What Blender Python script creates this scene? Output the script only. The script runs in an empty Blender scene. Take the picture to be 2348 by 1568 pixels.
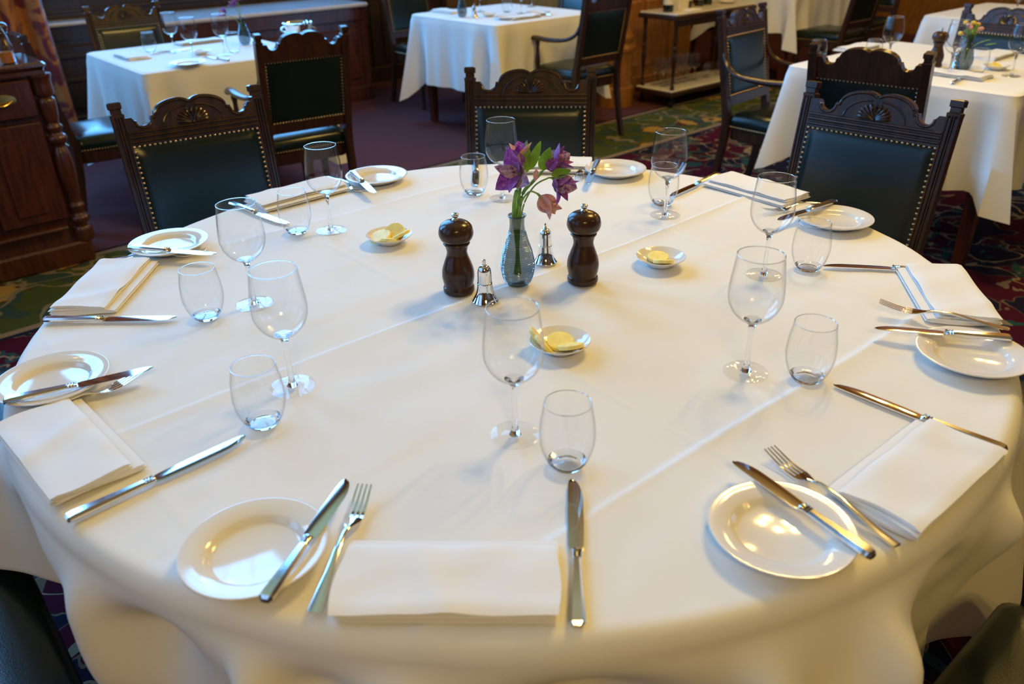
import bpy, math, random
import numpy as np
from mathutils import Vector, Matrix, noise as mnoise

random.seed(7)
PI = math.pi
SC = bpy.context.scene
COL = SC.collection
T = 0.75                                   # table-top height
TH = math.radians(40)                      # the room is turned 40 degrees against the x axis
US = Vector((math.cos(TH), math.sin(TH), 0)); VS = Vector((-math.sin(TH), math.cos(TH), 0))
def UV(u, v, z=0.0): return US * u + VS * v + Vector((0, 0, z))

# ------------------------------------------------------------------ camera
def make_camera():
    pitch, roll = 0.49466857, -0.02277876
    cp, sp = math.cos(pitch), math.sin(pitch)
    F = Vector((0, cp, -sp)); U = Vector((0, sp, cp)); R = Vector((1, 0, 0))
    c, s = math.cos(roll), math.sin(roll)
    Rx = R * c + U * s; Ux = U * c - R * s
    cam = bpy.data.cameras.new('camera'); o = bpy.data.objects.new('camera', cam); COL.objects.link(o)
    m = Matrix((Rx, Ux, -F)).transposed().to_4x4(); m.translation = Vector((0.0014, -1.4558, 0.65875 + T))
    o.matrix_world = m
    cam.sensor_width = 36; cam.lens = 36 * 1855.83 / 2348
    cam.clip_start = 0.05; cam.clip_end = 60
    cam.dof.use_dof = True; cam.dof.focus_distance = 1.58; cam.dof.aperture_fstop = 4.2
    SC.camera = o
make_camera()

# ------------------------------------------------------------------ world, lights, exposure
SC.view_settings.view_transform = 'Standard'; SC.view_settings.look = 'None'
SC.view_settings.gamma = 1; SC.view_settings.use_curve_mapping = False
SC.view_settings.exposure = -0.45
SC.cycles.use_denoising = True
SC.cycles.max_bounces = 10; SC.cycles.transparent_max_bounces = 24
SC.cycles.transmission_bounces = 10
SC.cycles.sample_clamp_indirect = 6.0
w = bpy.data.worlds.new('World'); SC.world = w; w.use_nodes = True
w.node_tree.nodes['Background'].inputs[0].default_value = (0.42, 0.62, 1.0, 1)
w.node_tree.nodes['Background'].inputs[1].default_value = 1.5
COOL = (0.12, 0.47, 1.0); WARM = (1.0, 0.665, 0.18)
def area(name, loc, direction, sx, sy, power, col):
    L = bpy.data.lights.new(name, 'AREA'); L.shape = 'RECTANGLE'; L.size = sx; L.size_y = sy
    L.energy = power; L.color = col
    o = bpy.data.objects.new(name, L); COL.objects.link(o)
    o.location = loc; o.rotation_euler = Vector(direction).to_track_quat('-Z', 'Y').to_euler()
    return o
# daylight outside each window of the room
area('daylight', UV(1.90, 6.25, 3.6), -VS, 3.0, 5.2, 700, COOL)
area('daylight', UV(-1.6, 6.25, 3.6), -VS, 2.5, 5.2, 650, COOL)
area('daylight', UV(-4.95, 3.6, 3.6), US, 2.4, 5.2, 150, COOL)
area('daylight', UV(-4.95, 0.4, 3.6), US, 2.4, 5.2, 20, COOL)
area('daylight', UV(9.40, -3.3, 2.9), -US, 2.6, 3.6, 45, COOL)
# the bulbs of the ceiling lamps (ring lamps built further down)
LAMPS = [(1.25, 1.30, 3.15), (-2.3, 0.9, 2.75), (2.6, -0.9, 2.75), (1.2, 4.2, 2.75), (-1.2, 3.4, 2.75), (3.6, 2.4, 2.75), (0.3, -3.0, 2.75), (4.4, 6.2, 4.4)]  # last one is added, to warm the far ceiling mirrored in the blades
LAMP_POWER = [258, 9, 26, 70, 7, 30, 155, 150]

# ------------------------------------------------------------------ mesh helpers
class MB:
    def __init__(s): s.v = []; s.f = []
    def add(s, vs, fs, M=None):
        b = len(s.v)
        if M is not None: vs = [M @ Vector(p) for p in vs]
        s.v += [tuple(p) for p in vs]; s.f += [tuple(i + b for i in f) for f in fs]
        return s
    def box(s, x0, x1, y0, y1, z0, z1, M=None, b=0.0):
        if b <= 0:
            vs = [(x0,y0,z0),(x1,y0,z0),(x1,y1,z0),(x0,y1,z0),(x0,y0,z1),(x1,y0,z1),(x1,y1,z1),(x0,y1,z1)]
            return s.add(vs, [(0,3,2,1),(4,5,6,7),(0,1,5,4),(1,2,6,5),(2,3,7,6),(3,0,4,7)], M)
        # bevelled box: three slabs of ring sections
        def ring(ix, z):
            a0, a1, c0, c1 = x0+ix, x1-ix, y0+ix, y1-ix; k = min(b, (x1-x0)/2-ix, (y1-y0)/2-ix)*0.999
            return [(a0+k,c0,z),(a1-k,c0,z),(a1,c0+k,z),(a1,c1-k,z),(a1-k,c1,z),(a0+k,c1,z),(a0,c1-k,z),(a0,c0+k,z)]
        q = b*0.9
        R = [ring(q, z0), ring(0, z0+b), ring(0, z1-b), ring(q, z1)]
        vs = [p for r in R for p in r]; fs = [tuple(range(7,-1,-1)), tuple(range(24,32))]
        for k in range(3):
            for i in range(8): fs.append((k*8+i, k*8+(i+1)%8, k*8+8+(i+1)%8, k*8+8+i))
        return s.add(vs, fs, M)
    def lathe(s, prof, n=24, M=None, cap0=True, cap1=True):
        vs = []; fs = []
        for (r, z) in prof:
            for i in range(n):
                a = 2*PI*i/n; vs.append((r*math.cos(a), r*math.sin(a), z))
        for k in range(len(prof)-1):
            for i in range(n):
                j = (i+1) % n; fs.append((k*n+i, k*n+j, k*n+n+j, k*n+n+i))
        if cap0: fs.append(tuple(range(n-1, -1, -1)))
        if cap1: fs.append(tuple(range((len(prof)-1)*n, len(prof)*n)))
        return s.add(vs, fs, M)
    def tube(s, pts, r, n=8, M=None, flat=1.0, up=(0,0,1)):
        pts = [Vector(p) for p in pts]; m = len(pts)
        rs = r if isinstance(r, (list, tuple)) else [r]*m
        vs = []; fs = []
        for k, p in enumerate(pts):
            t = (pts[min(k+1, m-1)] - pts[max(k-1, 0)]).normalized()
            u = Vector(up)
            if abs(t.dot(u)) > 0.95: u = Vector((1, 0, 0))
            a = t.cross(u).normalized(); c = a.cross(t).normalized()
            for i in range(n):
                g = 2*PI*i/n; vs.append(p + a*(rs[k]*math.cos(g)) + c*(rs[k]*flat*math.sin(g)))
        for k in range(m-1):
            for i in range(n):
                j = (i+1) % n; fs.append((k*n+i, k*n+j, k*n+n+j, k*n+n+i))
        fs += [tuple(range(n-1,-1,-1)), tuple(range((m-1)*n, m*n))]
        return s.add(vs, fs, M)
    def sweep(s, secs, M=None):                       # secs: list of rings of equal length
        n = len(secs[0]); vs = [p for r in secs for p in r]; fs = []
        for k in range(len(secs)-1):
            for i in range(n):
                j = (i+1) % n; fs.append((k*n+i, k*n+j, k*n+n+j, k*n+n+i))
        fs += [tuple(range(n-1,-1,-1)), tuple(range((len(secs)-1)*n, len(secs)*n))]
        return s.add(vs, fs, M)
    def prism(s, outline, fn0, fn1):                  # outline of 2-D points mapped by two functions
        n = len(outline); vs = [fn0(*p) for p in outline] + [fn1(*p) for p in outline]
        fs = [tuple(range(n)), tuple(range(2*n-1, n-1, -1))]
        for i in range(n):
            j = (i+1) % n; fs.append((j, i, n+i, n+j))
        return s.add(vs, fs)
    def grid(s, nx, ny, fn, flip=False, M=None):
        vs = [fn(i/nx, j/ny) for j in range(ny+1) for i in range(nx+1)]
        fs = []
        for j in range(ny):
            for i in range(nx):
                a = j*(nx+1)+i; q = (a, a+1, a+nx+2, a+nx+1); fs.append(q[::-1] if flip else q)
        return s.add(vs, fs, M)
    def ball(s, c, r, n=10, m=6, sq=(1,1,1), M=None, half=False):
        prof = []
        for k in range(m+1):
            a = -PI/2 + PI*k/m
            if half: a = PI/2*k/m
            prof.append((math.cos(a), math.sin(a)))
        vs = []; fs = []
        for (rr, z) in prof:
            rr = max(rr, 1e-4)
            for i in range(n):
                g = 2*PI*i/n; vs.append((c[0]+r*sq[0]*rr*math.cos(g), c[1]+r*sq[1]*rr*math.sin(g), c[2]+r*sq[2]*z))
        for k in range(m):
            for i in range(n):
                j = (i+1) % n; fs.append((k*n+i, k*n+j, k*n+n+j, k*n+n+i))
        return s.add(vs, fs, M)
    def mesh(s, name, m, smooth=35):
        me = bpy.data.meshes.new(name); me.from_pydata(s.v, [], s.f); me.validate(); me.update()
        if m: me.materials.append(m)
        if smooth:
            me.shade_smooth()
            if smooth < 180: me.set_sharp_from_angle(angle=math.radians(smooth))
        return me
    def build(s, name, m, parent=None, smooth=35):
        o = bpy.data.objects.new(name, s.mesh(name, m, smooth)); COL.objects.link(o)
        if parent: o.parent = parent
        return o

def fix_normals(o):
    import bmesh
    b = bmesh.new(); b.from_mesh(o.data); bmesh.ops.recalc_face_normals(b, faces=b.faces); b.to_mesh(o.data); b.free()
    return o
def tag(o, label=None, cat=None, group=None, kind=None):
    if label: o['label'] = label
    if cat: o['category'] = cat
    if group: o['group'] = group
    if kind: o['kind'] = kind
    return o
def empty(name, label, cat, loc=(0,0,0), rz=0.0, group=None):
    o = bpy.data.objects.new(name, None); COL.objects.link(o); o.location = loc; o.rotation_euler = (0, 0, rz)
    o.empty_display_size = 0.05
    return tag(o, label, cat, group)
def kids(o): return [c for c in COL.objects if c.parent == o]
KIDS = {}
def copy_tree(o, parent=None):
    ch = KIDS.get(o.name)
    if ch is None: ch = KIDS[o.name] = kids(o)
    c = o.copy(); COL.objects.link(c); c.parent = parent
    for k in ch: copy_tree(k, c)
    return c
def place(proto, used, loc, rz, label, group=None):
    o = proto if not used else copy_tree(proto)
    if used: 
        for k in ('label', 'group'):
            if k in o: del o[k]
    o.location = loc; o.rotation_euler = (0, 0, rz); o['label'] = label
    if group: o['group'] = group
    return o

# ------------------------------------------------------------------ materials
def newmat(name):
    m = bpy.data.materials.new(name); m.use_nodes = True; nt = m.node_tree
    return m, nt, nt.nodes['Principled BSDF'], nt.nodes['Material Output']
def N(nt, t, **kw):
    n = nt.nodes.new(t)
    for k, v in kw.items(): setattr(n, k, v)
    return n
def ramp(nt, fac, stops):
    r = N(nt, 'ShaderNodeValToRGB'); e = r.color_ramp.elements
    e[0].position, e[0].color = stops[0][0], (*stops[0][1], 1); e[1].position, e[1].color = stops[-1][0], (*stops[-1][1], 1)
    for p, c in stops[1:-1]:
        x = e.new(p); x.color = (*c, 1)
    nt.links.new(fac, r.inputs[0]); return r.outputs[0]
def plain(name, col, rough=0.5, metal=0.0, spec=0.5, coat=0.0, noise=0.0, nscale=30, bump=0.0, sheen=0.0, stretch=(1,1,1)):
    m, nt, p, out = newmat(name)
    p.inputs['Base Color'].default_value = (*col, 1); p.inputs['Roughness'].default_value = rough
    p.inputs['Metallic'].default_value = metal; p.inputs['Specular IOR Level'].default_value = spec
    p.inputs['Coat Weight'].default_value = coat; p.inputs['Coat Roughness'].default_value = 0.12
    p.inputs['Sheen Weight'].default_value = sheen
    tc = N(nt, 'ShaderNodeTexCoord'); mp = N(nt, 'ShaderNodeMapping'); mp.inputs['Scale'].default_value = stretch
    nt.links.new(tc.outputs['Object'], mp.inputs[0])
    no = N(nt, 'ShaderNodeTexNoise'); no.inputs['Scale'].default_value = nscale; no.inputs['Detail'].default_value = 4
    nt.links.new(mp.outputs[0], no.inputs['Vector'])
    if noise > 0:
        lo = tuple(c*(1-noise) for c in col); hi = tuple(min(1, c*(1+noise)) for c in col)
        nt.links.new(ramp(nt, no.outputs['Fac'], [(0.3, lo), (0.7, hi)]), p.inputs['Base Color'])
    if bump > 0:
        b = N(nt, 'ShaderNodeBump'); b.inputs['Strength'].default_value = bump; b.inputs['Distance'].default_value = 0.004
        nt.links.new(no.outputs['Fac'], b.inputs['Height']); nt.links.new(b.outputs[0], p.inputs['Normal'])
    return m
def wood(name, dark, light, rough=0.28, coat=0.35, scale=9, stretch=(6, 6, 0.7), spec=0.5):
    m, nt, p, out = newmat(name); p.inputs['Specular IOR Level'].default_value = spec
    tc = N(nt, 'ShaderNodeTexCoord'); mp = N(nt, 'ShaderNodeMapping'); mp.inputs['Scale'].default_value = stretch
    nt.links.new(tc.outputs['Object'], mp.inputs[0])
    no = N(nt, 'ShaderNodeTexNoise'); no.inputs['Scale'].default_value = scale; no.inputs['Detail'].default_value = 6; no.inputs['Distortion'].default_value = 0.6
    nt.links.new(mp.outputs[0], no.inputs['Vector'])
    nt.links.new(ramp(nt, no.outputs['Fac'], [(0.32, dark), (0.68, light)]), p.inputs['Base Color'])
    p.inputs['Roughness'].default_value = rough; p.inputs['Coat Weight'].default_value = coat; p.inputs['Coat Roughness'].default_value = 0.15
    return m
def cloth_mat(name, col, weave=900, bump=0.12):
    m, nt, p, out = newmat(name)
    p.inputs['Base Color'].default_value = (*col, 1); p.inputs['Roughness'].default_value = 0.78
    p.inputs['Specular IOR Level'].default_value = 0.25; p.inputs['Sheen Weight'].default_value = 0.12
    tc = N(nt, 'ShaderNodeTexCoord')
    a = N(nt, 'ShaderNodeTexWave'); a.inputs['Scale'].default_value = weave; a.bands_direction = 'X'
    b = N(nt, 'ShaderNodeTexWave'); b.inputs['Scale'].default_value = weave; b.bands_direction = 'Y'
    n2 = N(nt, 'ShaderNodeTexNoise'); n2.inputs['Scale'].default_value = 55; n2.inputs['Detail'].default_value = 5
    for q in (a, b, n2): nt.links.new(tc.outputs['Object'], q.inputs['Vector'])
    ad = N(nt, 'ShaderNodeMath', operation='ADD'); nt.links.new(a.outputs['Fac'], ad.inputs[0]); nt.links.new(b.outputs['Fac'], ad.inputs[1])
    ad2 = N(nt, 'ShaderNodeMath', operation='MULTIPLY_ADD'); nt.links.new(n2.outputs['Fac'], ad2.inputs[0]); ad2.inputs[1].default_value = 1.6
    nt.links.new(ad.outputs[0], ad2.inputs[2])
    bp = N(nt, 'ShaderNodeBump'); bp.inputs['Strength'].default_value = bump; bp.inputs['Distance'].default_value = 0.001
    nt.links.new(ad2.outputs[0], bp.inputs['Height']); nt.links.new(bp.outputs[0], p.inputs['Normal'])
    return m
def thin_glass(name, tint=(0.995, 0.996, 0.997), base=0.024, rough=0.0):
    # a thin pane: light goes straight through, the surface mirrors more the more it is seen edge-on (Schlick)
    m, nt, p, out = newmat(name); nt.nodes.remove(p)
    g = N(nt, 'ShaderNodeNewGeometry'); d = N(nt, 'ShaderNodeVectorMath', operation='DOT_PRODUCT')
    nt.links.new(g.outputs['Normal'], d.inputs[0]); nt.links.new(g.outputs['Incoming'], d.inputs[1])
    ab = N(nt, 'ShaderNodeMath', operation='ABSOLUTE'); nt.links.new(d.outputs['Value'], ab.inputs[0])
    om = N(nt, 'ShaderNodeMath', operation='SUBTRACT'); om.inputs[0].default_value = 1; nt.links.new(ab.outputs[0], om.inputs[1])
    pw = N(nt, 'ShaderNodeMath', operation='POWER'); nt.links.new(om.outputs[0], pw.inputs[0]); pw.inputs[1].default_value = 5
    ma = N(nt, 'ShaderNodeMath', operation='MULTIPLY_ADD'); nt.links.new(pw.outputs[0], ma.inputs[0]); ma.inputs[1].default_value = 0.9 - base; ma.inputs[2].default_value = base
    # seen edge-on the light crosses more glass, so the tint deepens
    tp = N(nt, 'ShaderNodeBsdfTransparent')
    t3 = N(nt, 'ShaderNodeMath', operation='POWER'); nt.links.new(om.outputs[0], t3.inputs[0]); t3.inputs[1].default_value = 9
    nt.links.new(ramp(nt, t3.outputs[0], [(0.0, tint), (1.0, tuple(c*0.62 for c in tint))]), tp.inputs[0])
    gl = N(nt, 'ShaderNodeBsdfGlossy'); gl.inputs['Roughness'].default_value = rough
    mx = N(nt, 'ShaderNodeMixShader'); nt.links.new(ma.outputs[0], mx.inputs[0]); nt.links.new(tp.outputs[0], mx.inputs[1]); nt.links.new(gl.outputs[0], mx.inputs[2])
    nt.links.new(mx.outputs[0], out.inputs[0])
    return m
def solid_glass(name, col=(1, 1, 1), rough=0.0):
    m, nt, p, out = newmat(name)
    p.inputs['Base Color'].default_value = (*col, 1); p.inputs['Roughness'].default_value = rough
    p.inputs['Transmission Weight'].default_value = 1.0; p.inputs['IOR'].default_value = 1.5
    return m
def silver_mat(name, rough=0.13, col=(0.86, 0.84, 0.80)):
    m, nt, p, out = newmat(name)
    p.inputs['Base Color'].default_value = (*col, 1); p.inputs['Metallic'].default_value = 1.0
    tc = N(nt, 'ShaderNodeTexCoord'); no = N(nt, 'ShaderNodeTexNoise'); no.inputs['Scale'].default_value = 260; no.inputs['Detail'].default_value = 3
    nt.links.new(tc.outputs['Object'], no.inputs['Vector'])
    r = N(nt, 'ShaderNodeMapRange'); nt.links.new(no.outputs['Fac'], r.inputs[0]); r.inputs[3].default_value = rough*0.7; r.inputs[4].default_value = rough*1.4
    nt.links.new(r.outputs[0], p.inputs['Roughness'])
    return m
def emit(name, col, strength):
    m, nt, p, out = newmat(name)
    p.inputs['Emission Color'].default_value = (*col, 1); p.inputs['Emission Strength'].default_value = strength
    return m
def leather_mat(name):
    m, nt, p, out = newmat(name)
    tc = N(nt, 'ShaderNodeTexCoord')
    no = N(nt, 'ShaderNodeTexNoise'); no.inputs['Scale'].default_value = 6; no.inputs['Detail'].default_value = 4
    vo = N(nt, 'ShaderNodeTexVoronoi'); vo.inputs['Scale'].default_value = 420
    for q in (no, vo): nt.links.new(tc.outputs['Object'], q.inputs['Vector'])
    nt.links.new(ramp(nt, no.outputs['Fac'], [(0.3, (0.003, 0.009, 0.009)), (0.7, (0.006, 0.016, 0.014))]), p.inputs['Base Color'])
    p.inputs['Roughness'].default_value = 0.23; p.inputs['Specular IOR Level'].default_value = 0.45
    b = N(nt, 'ShaderNodeBump'); b.inputs['Strength'].default_value = 0.12; b.inputs['Distance'].default_value = 0.001
    nt.links.new(vo.outputs['Distance'], b.inputs['Height']); nt.links.new(b.outputs[0], p.inputs['Normal'])
    return m

def carpet_mat():
    m, nt, p, out = newmat('fitted_carpet')
    L = nt.links
    tc = N(nt, 'ShaderNodeTexCoord'); mp = N(nt, 'ShaderNodeMapping'); mp.inputs['Rotation'].default_value = (0, 0, -math.radians(41.5))
    L.new(tc.outputs['Object'], mp.inputs[0]); sx = N(nt, 'ShaderNodeSeparateXYZ'); L.new(mp.outputs[0], sx.inputs[0])
    V = sx.outputs['Y']; Ucoord = sx.outputs['X']
    def noise(scale, det=2, off=0.0):
        n = N(nt, 'ShaderNodeTexNoise'); n.inputs['Scale'].default_value = scale; n.inputs['Detail'].default_value = det; n.inputs['Distortion'].default_value = 0.5
        mm = N(nt, 'ShaderNodeMapping'); mm.inputs['Location'].default_value = (off, off*0.7, 0); L.new(mp.outputs[0], mm.inputs[0]); L.new(mm.outputs[0], n.inputs['Vector']); return n.outputs['Fac']
    def math_(op, a, b=None, c=None):
        n = N(nt, 'ShaderNodeMath', operation=op)
        for i, x in enumerate((a, b, c)):
            if x is None: continue
            if isinstance(x, (int, float)): n.inputs[i].default_value = x
            else: L.new(x, n.inputs[i])
        return n.outputs[0]
    def mix(f, a, b):
        n = N(nt, 'ShaderNodeMix', data_type='RGBA')
        if isinstance(f, (int, float)): n.inputs[0].default_value = f
        else: L.new(f, n.inputs[0])
        for i, x in ((6, a), (7, b)):
            if isinstance(x, tuple): n.inputs[i].default_value = (*x, 1)
            else: L.new(x, n.inputs[i])
        return n.outputs[2]
    def band(x, lo, hi): return math_('MULTIPLY', math_('GREATER_THAN', x, lo), math_('LESS_THAN', x, hi))
    # plain field: small diaper lattice in plum and rust
    a = math_('SINE', math_('MULTIPLY', math_('ADD', Ucoord, V), 185.0)); b = math_('SINE', math_('MULTIPLY', math_('SUBTRACT', Ucoord, V), 185.0))
    lat = math_('MULTIPLY_ADD', math_('MAXIMUM', math_('ABSOLUTE', a), math_('ABSOLUTE', b)), 1.0, -0.62)
    lattice = mix(math_('MULTIPLY', math_('GREATER_THAN', lat, 0.2), 0.9), (0.034, 0.010, 0.016), (0.150, 0.058, 0.060))
    # floral field: maroon ground, navy patches, teal and cream scrolls
    n1 = noise(3.6, 2.5, 3.1); n2 = noise(5.2, 1.5, 9.7); n3 = noise(9.0, 2, 21.3); n4 = noise(2.3, 1, 40.0)
    fld = mix(math_('GREATER_THAN', n1, 0.53), (0.060, 0.008, 0.018), (0.014, 0.012, 0.028))
    fld = mix(math_('MULTIPLY', band(n3, 0.56, 0.66), math_('GREATER_THAN', n4, 0.5)), fld, (0.020, 0.065, 0.062))
    fld = mix(math_('MULTIPLY', band(n2, 0.485, 0.515), math_('GREATER_THAN', n4, 0.42)), fld, (0.24, 0.175, 0.105))
    fld = mix(math_('GREATER_THAN', n3, 0.675), fld, (0.20, 0.15, 0.095))
    fld = mix(math_('MULTIPLY', band(n1, 0.525, 0.535), 0.8), fld, (0.16, 0.12, 0.07))
    # border: olive ground, gold medallions with dark eyes
    vo = N(nt, 'ShaderNodeTexVoronoi'); vo.inputs['Scale'].default_value = 3.4; vo.inputs['Randomness'].default_value = 0.75; L.new(mp.outputs[0], vo.inputs['Vector'])
    d = vo.outputs['Distance']; wv = math_('MULTIPLY_ADD', n3, 0.5, d)
    brd = mix(math_('GREATER_THAN', n2, 0.52), (0.060, 0.072, 0.018), (0.035, 0.060, 0.045))
    brd = mix(band(wv, 0.30, 0.52), brd, (0.36, 0.205, 0.045))
    brd = mix(band(wv, 0.52, 0.56), brd, (0.085, 0.018, 0.018))
    brd = mix(math_('LESS_THAN', wv, 0.30), brd, (0.055, 0.014, 0.018))
    brd = mix(band(n1, 0.485, 0.515), brd, (0.20, 0.155, 0.085))
    col = mix(math_('GREATER_THAN', V, 2.90), brd, lattice)
    col = mix(math_('LESS_THAN', V, 2.24), col, fld)
    for lo, hi, c in ((2.90, 2.925, (0.012, 0.010, 0.016)), (2.86, 2.90, (0.22, 0.14, 0.09)), (2.24, 2.28, (0.25, 0.17, 0.10)), (2.215, 2.24, (0.012, 0.016, 0.03))):
        col = mix(band(V, lo, hi), col, c)
    L.new(col, p.inputs['Base Color'])
    p.inputs['Roughness'].default_value = 1.0; p.inputs['Specular IOR Level'].default_value = 0.03
    pile = noise(600, 2); bp = N(nt, 'ShaderNodeBump'); bp.inputs['Strength'].default_value = 0.5; bp.inputs['Distance'].default_value = 0.004
    L.new(pile, bp.inputs['Height']); L.new(bp.outputs[0], p.inputs['Normal'])
    return m
def curtain_mat():
    m, nt, p, out = newmat('curtain_damask'); L = nt.links
    tc = N(nt, 'ShaderNodeTexCoord'); n = N(nt, 'ShaderNodeTexNoise'); n.inputs['Scale'].default_value = 4.5; n.inputs['Detail'].default_value = 3; n.inputs['Distortion'].default_value = 1.2
    L.new(tc.outputs['Object'], n.inputs['Vector'])
    L.new(ramp(nt, n.outputs['Fac'], [(0.40, (0.13, 0.010, 0.025)), (0.47, (0.20, 0.03, 0.03)), (0.50, (0.42, 0.15, 0.03)), (0.62, (0.50, 0.20, 0.05))]), p.inputs['Base Color'])
    p.inputs['Roughness'].default_value = 0.7; p.inputs['Sheen Weight'].default_value = 0.3
    return m
def petal_mat(name, inner, outer, streak):
    m, nt, p, out = newmat(name); L = nt.links
    tc = N(nt, 'ShaderNodeTexCoord'); mp = N(nt, 'ShaderNodeMapping'); mp.inputs['Scale'].default_value = (60, 60, 60); L.new(tc.outputs['Object'], mp.inputs[0])
    n = N(nt, 'ShaderNodeTexNoise'); n.inputs['Scale'].default_value = 2.2; n.inputs['Detail'].default_value = 3; L.new(mp.outputs[0], n.inputs['Vector'])
    L.new(ramp(nt, n.outputs['Fac'], [(0.33, inner), (0.55, outer), (0.78, streak)]), p.inputs['Base Color'])
    p.inputs['Roughness'].default_value = 0.5; p.inputs['Sheen Weight'].default_value = 0.3
    return translucent(m, p)
def translucent(m, p, f=0.4):
    nt = m.node_tree; tr = N(nt, 'ShaderNodeBsdfTranslucent'); mx = N(nt, 'ShaderNodeMixShader'); mx.inputs[0].default_value = f
    nt.links.new(p.inputs['Base Color'].links[0].from_socket, tr.inputs[0])
    nt.links.new(p.outputs[0], mx.inputs[1]); nt.links.new(tr.outputs[0], mx.inputs[2])
    nt.links.new(mx.outputs[0], next(n for n in nt.nodes if n.type == 'OUTPUT_MATERIAL').inputs[0])
    return m

M = {}
M['linen'] = cloth_mat('white_linen', (0.80, 0.79, 0.76))
M['napkin'] = cloth_mat('napkin_linen', (0.82, 0.81, 0.79), weave=1100, bump=0.15)
M['chair_wood'] = wood('dark_oak', (0.018, 0.008, 0.005), (0.050, 0.020, 0.010), rough=0.28, coat=0.18, spec=0.4)
M['pale_top'] = plain('pale_polished_sill', (0.60, 0.57, 0.60), rough=0.16, spec=0.8, coat=0.6, noise=0.1, nscale=4)
M['polished_top'] = wood('polished_mahogany', (0.045, 0.012, 0.008), (0.10, 0.03, 0.016), rough=0.14, coat=1.0, spec=0.8)
M['mahogany'] = wood('mahogany', (0.040, 0.010, 0.006), (0.095, 0.026, 0.013), rough=0.28, coat=0.45)
M['dark_panel'] = wood('dark_panelling', (0.018, 0.009, 0.006), (0.040, 0.018, 0.010), rough=0.35, coat=0.3)
M['amber_wood'] = wood('amber_panelling', (0.20, 0.075, 0.014), (0.36, 0.15, 0.030), rough=0.30, coat=0.4)
M['mill_wood'] = wood('walnut_lacquer', (0.030, 0.013, 0.007), (0.060, 0.026, 0.013), rough=0.22, coat=0.06, spec=0.32)
M['leather'] = leather_mat('green_leather')
M['brass_nail'] = plain('aged_brass', (0.55, 0.38, 0.22), rough=0.35, metal=1.0)
M['brass'] = plain('brass', (0.75, 0.50, 0.16), rough=0.25, metal=1.0)
M['silver'] = silver_mat('silver_plate', 0.13)
M['polish'] = silver_mat('polished_silver', 0.06)
M['porcelain'] = plain('white_porcelain', (0.78, 0.75, 0.70), rough=0.09, spec=0.6, coat=0.3)
M['glass'] = thin_glass('clear_glass')
M['base_glass'] = solid_glass('heavy_glass')
M['thick_glass'] = thin_glass('thick_glass', tint=(0.98, 0.985, 0.988), base=0.07)
M['vase_glass'] = thin_glass('smoke_blue_glass', tint=(0.42, 0.48, 0.50), base=0.12)
M['butter'] = plain('butter', (0.93, 0.78, 0.25), rough=0.5, noise=0.08, nscale=90, bump=0.2)
M['stem'] = plain('green_stem', (0.17, 0.33, 0.05), rough=0.45, noise=0.3, nscale=80)
M['leaf'] = plain('green_leaf', (0.24, 0.46, 0.04), rough=0.4, noise=0.25, nscale=60)
translucent(M['leaf'], M['leaf'].node_tree.nodes['Principled BSDF'], 0.35)
M['petal'] = petal_mat('purple_petal', (0.27, 0.035, 0.32), (0.48, 0.12, 0.58), (0.64, 0.32, 0.68))
M['petal_dark'] = petal_mat('plum_petal', (0.16, 0.015, 0.17), (0.39, 0.06, 0.39), (0.55, 0.18, 0.52))
M['throat'] = petal_mat('streaked_petal', (0.20, 0.03, 0.20), (0.62, 0.42, 0.50), (0.78, 0.62, 0.62))
M['pink'] = petal_mat('pink_petal', (0.72, 0.34, 0.33), (0.82, 0.52, 0.46), (0.70, 0.58, 0.34))
M['carpet'] = carpet_mat()
M['curtain'] = curtain_mat()
M['wall'] = wood('brown_panelled_wall', (0.075, 0.030, 0.010), (0.13, 0.055, 0.018), rough=0.4, coat=0.2, scale=2)
M['ceiling'] = plain('ceiling_plaster', (0.60, 0.42, 0.17), rough=0.85, noise=0.05, nscale=2)
M['marble'] = plain('pale_marble', (0.72, 0.66, 0.56), rough=0.2, noise=0.1, nscale=5)
M['pane'] = thin_glass('window_pane', tint=(0.98, 0.99, 1.0))
M['white_paint'] = plain('white_paint', (0.7, 0.7, 0.68), rough=0.5)
M['black_glass'] = plain('dark_bottle', (0.008, 0.012, 0.008), rough=0.08, spec=0.7)
M['paper'] = plain('label_paper', (0.75, 0.68, 0.50), rough=0.7, noise=0.05)
M['amber'] = plain('amber_liquid', (0.35, 0.12, 0.02), rough=0.1)
M['yellow_petal'] = plain('yellow_bloom', (0.75, 0.55, 0.10), rough=0.6, noise=0.2)
M['dark_metal'] = plain('dark_iron', (0.02, 0.02, 0.022), rough=0.4, metal=0.6)

# ------------------------------------------------------------------ room shell
UVM = Matrix(((US.x, VS.x, 0, 0), (US.y, VS.y, 0, 0), (0, 0, 1, 0), (0, 0, 0, 1)))   # (u, v, z) -> world
def structure(o): o['kind'] = 'structure'; return o
H = 6.8
structure(MB().box(-4.8, 9.2, -6.2, 6.2, -0.05, 0.0, UVM).build('floor', M['carpet'], smooth=0))
structure(MB().box(-4.8, 9.2, -6.2, 6.2, H, H+0.1, UVM).build('ceiling', M['ceiling'], smooth=0))
Z0, Z1 = 1.0, 6.2
def wall_with_windows(name, axis, pos, a0, a1, th, wins, mat):
    """a wall along one room axis with rectangular window openings"""
    b = MB()
    def bx(p0, p1, z0, z1):
        if axis == 'u': b.box(p0, p1, pos, pos+th, z0, z1, UVM)
        else: b.box(pos, pos+th, p0, p1, z0, z1, UVM)
    prev = a0
    for (w0, w1, s0, s1) in wins:
        bx(prev, w0, 0, H); bx(w0, w1, 0, s0); bx(w0, w1, s1, H); prev = w1
    bx(prev, a1, 0, H)
    return structure(b.build(name, mat, smooth=0))
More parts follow.
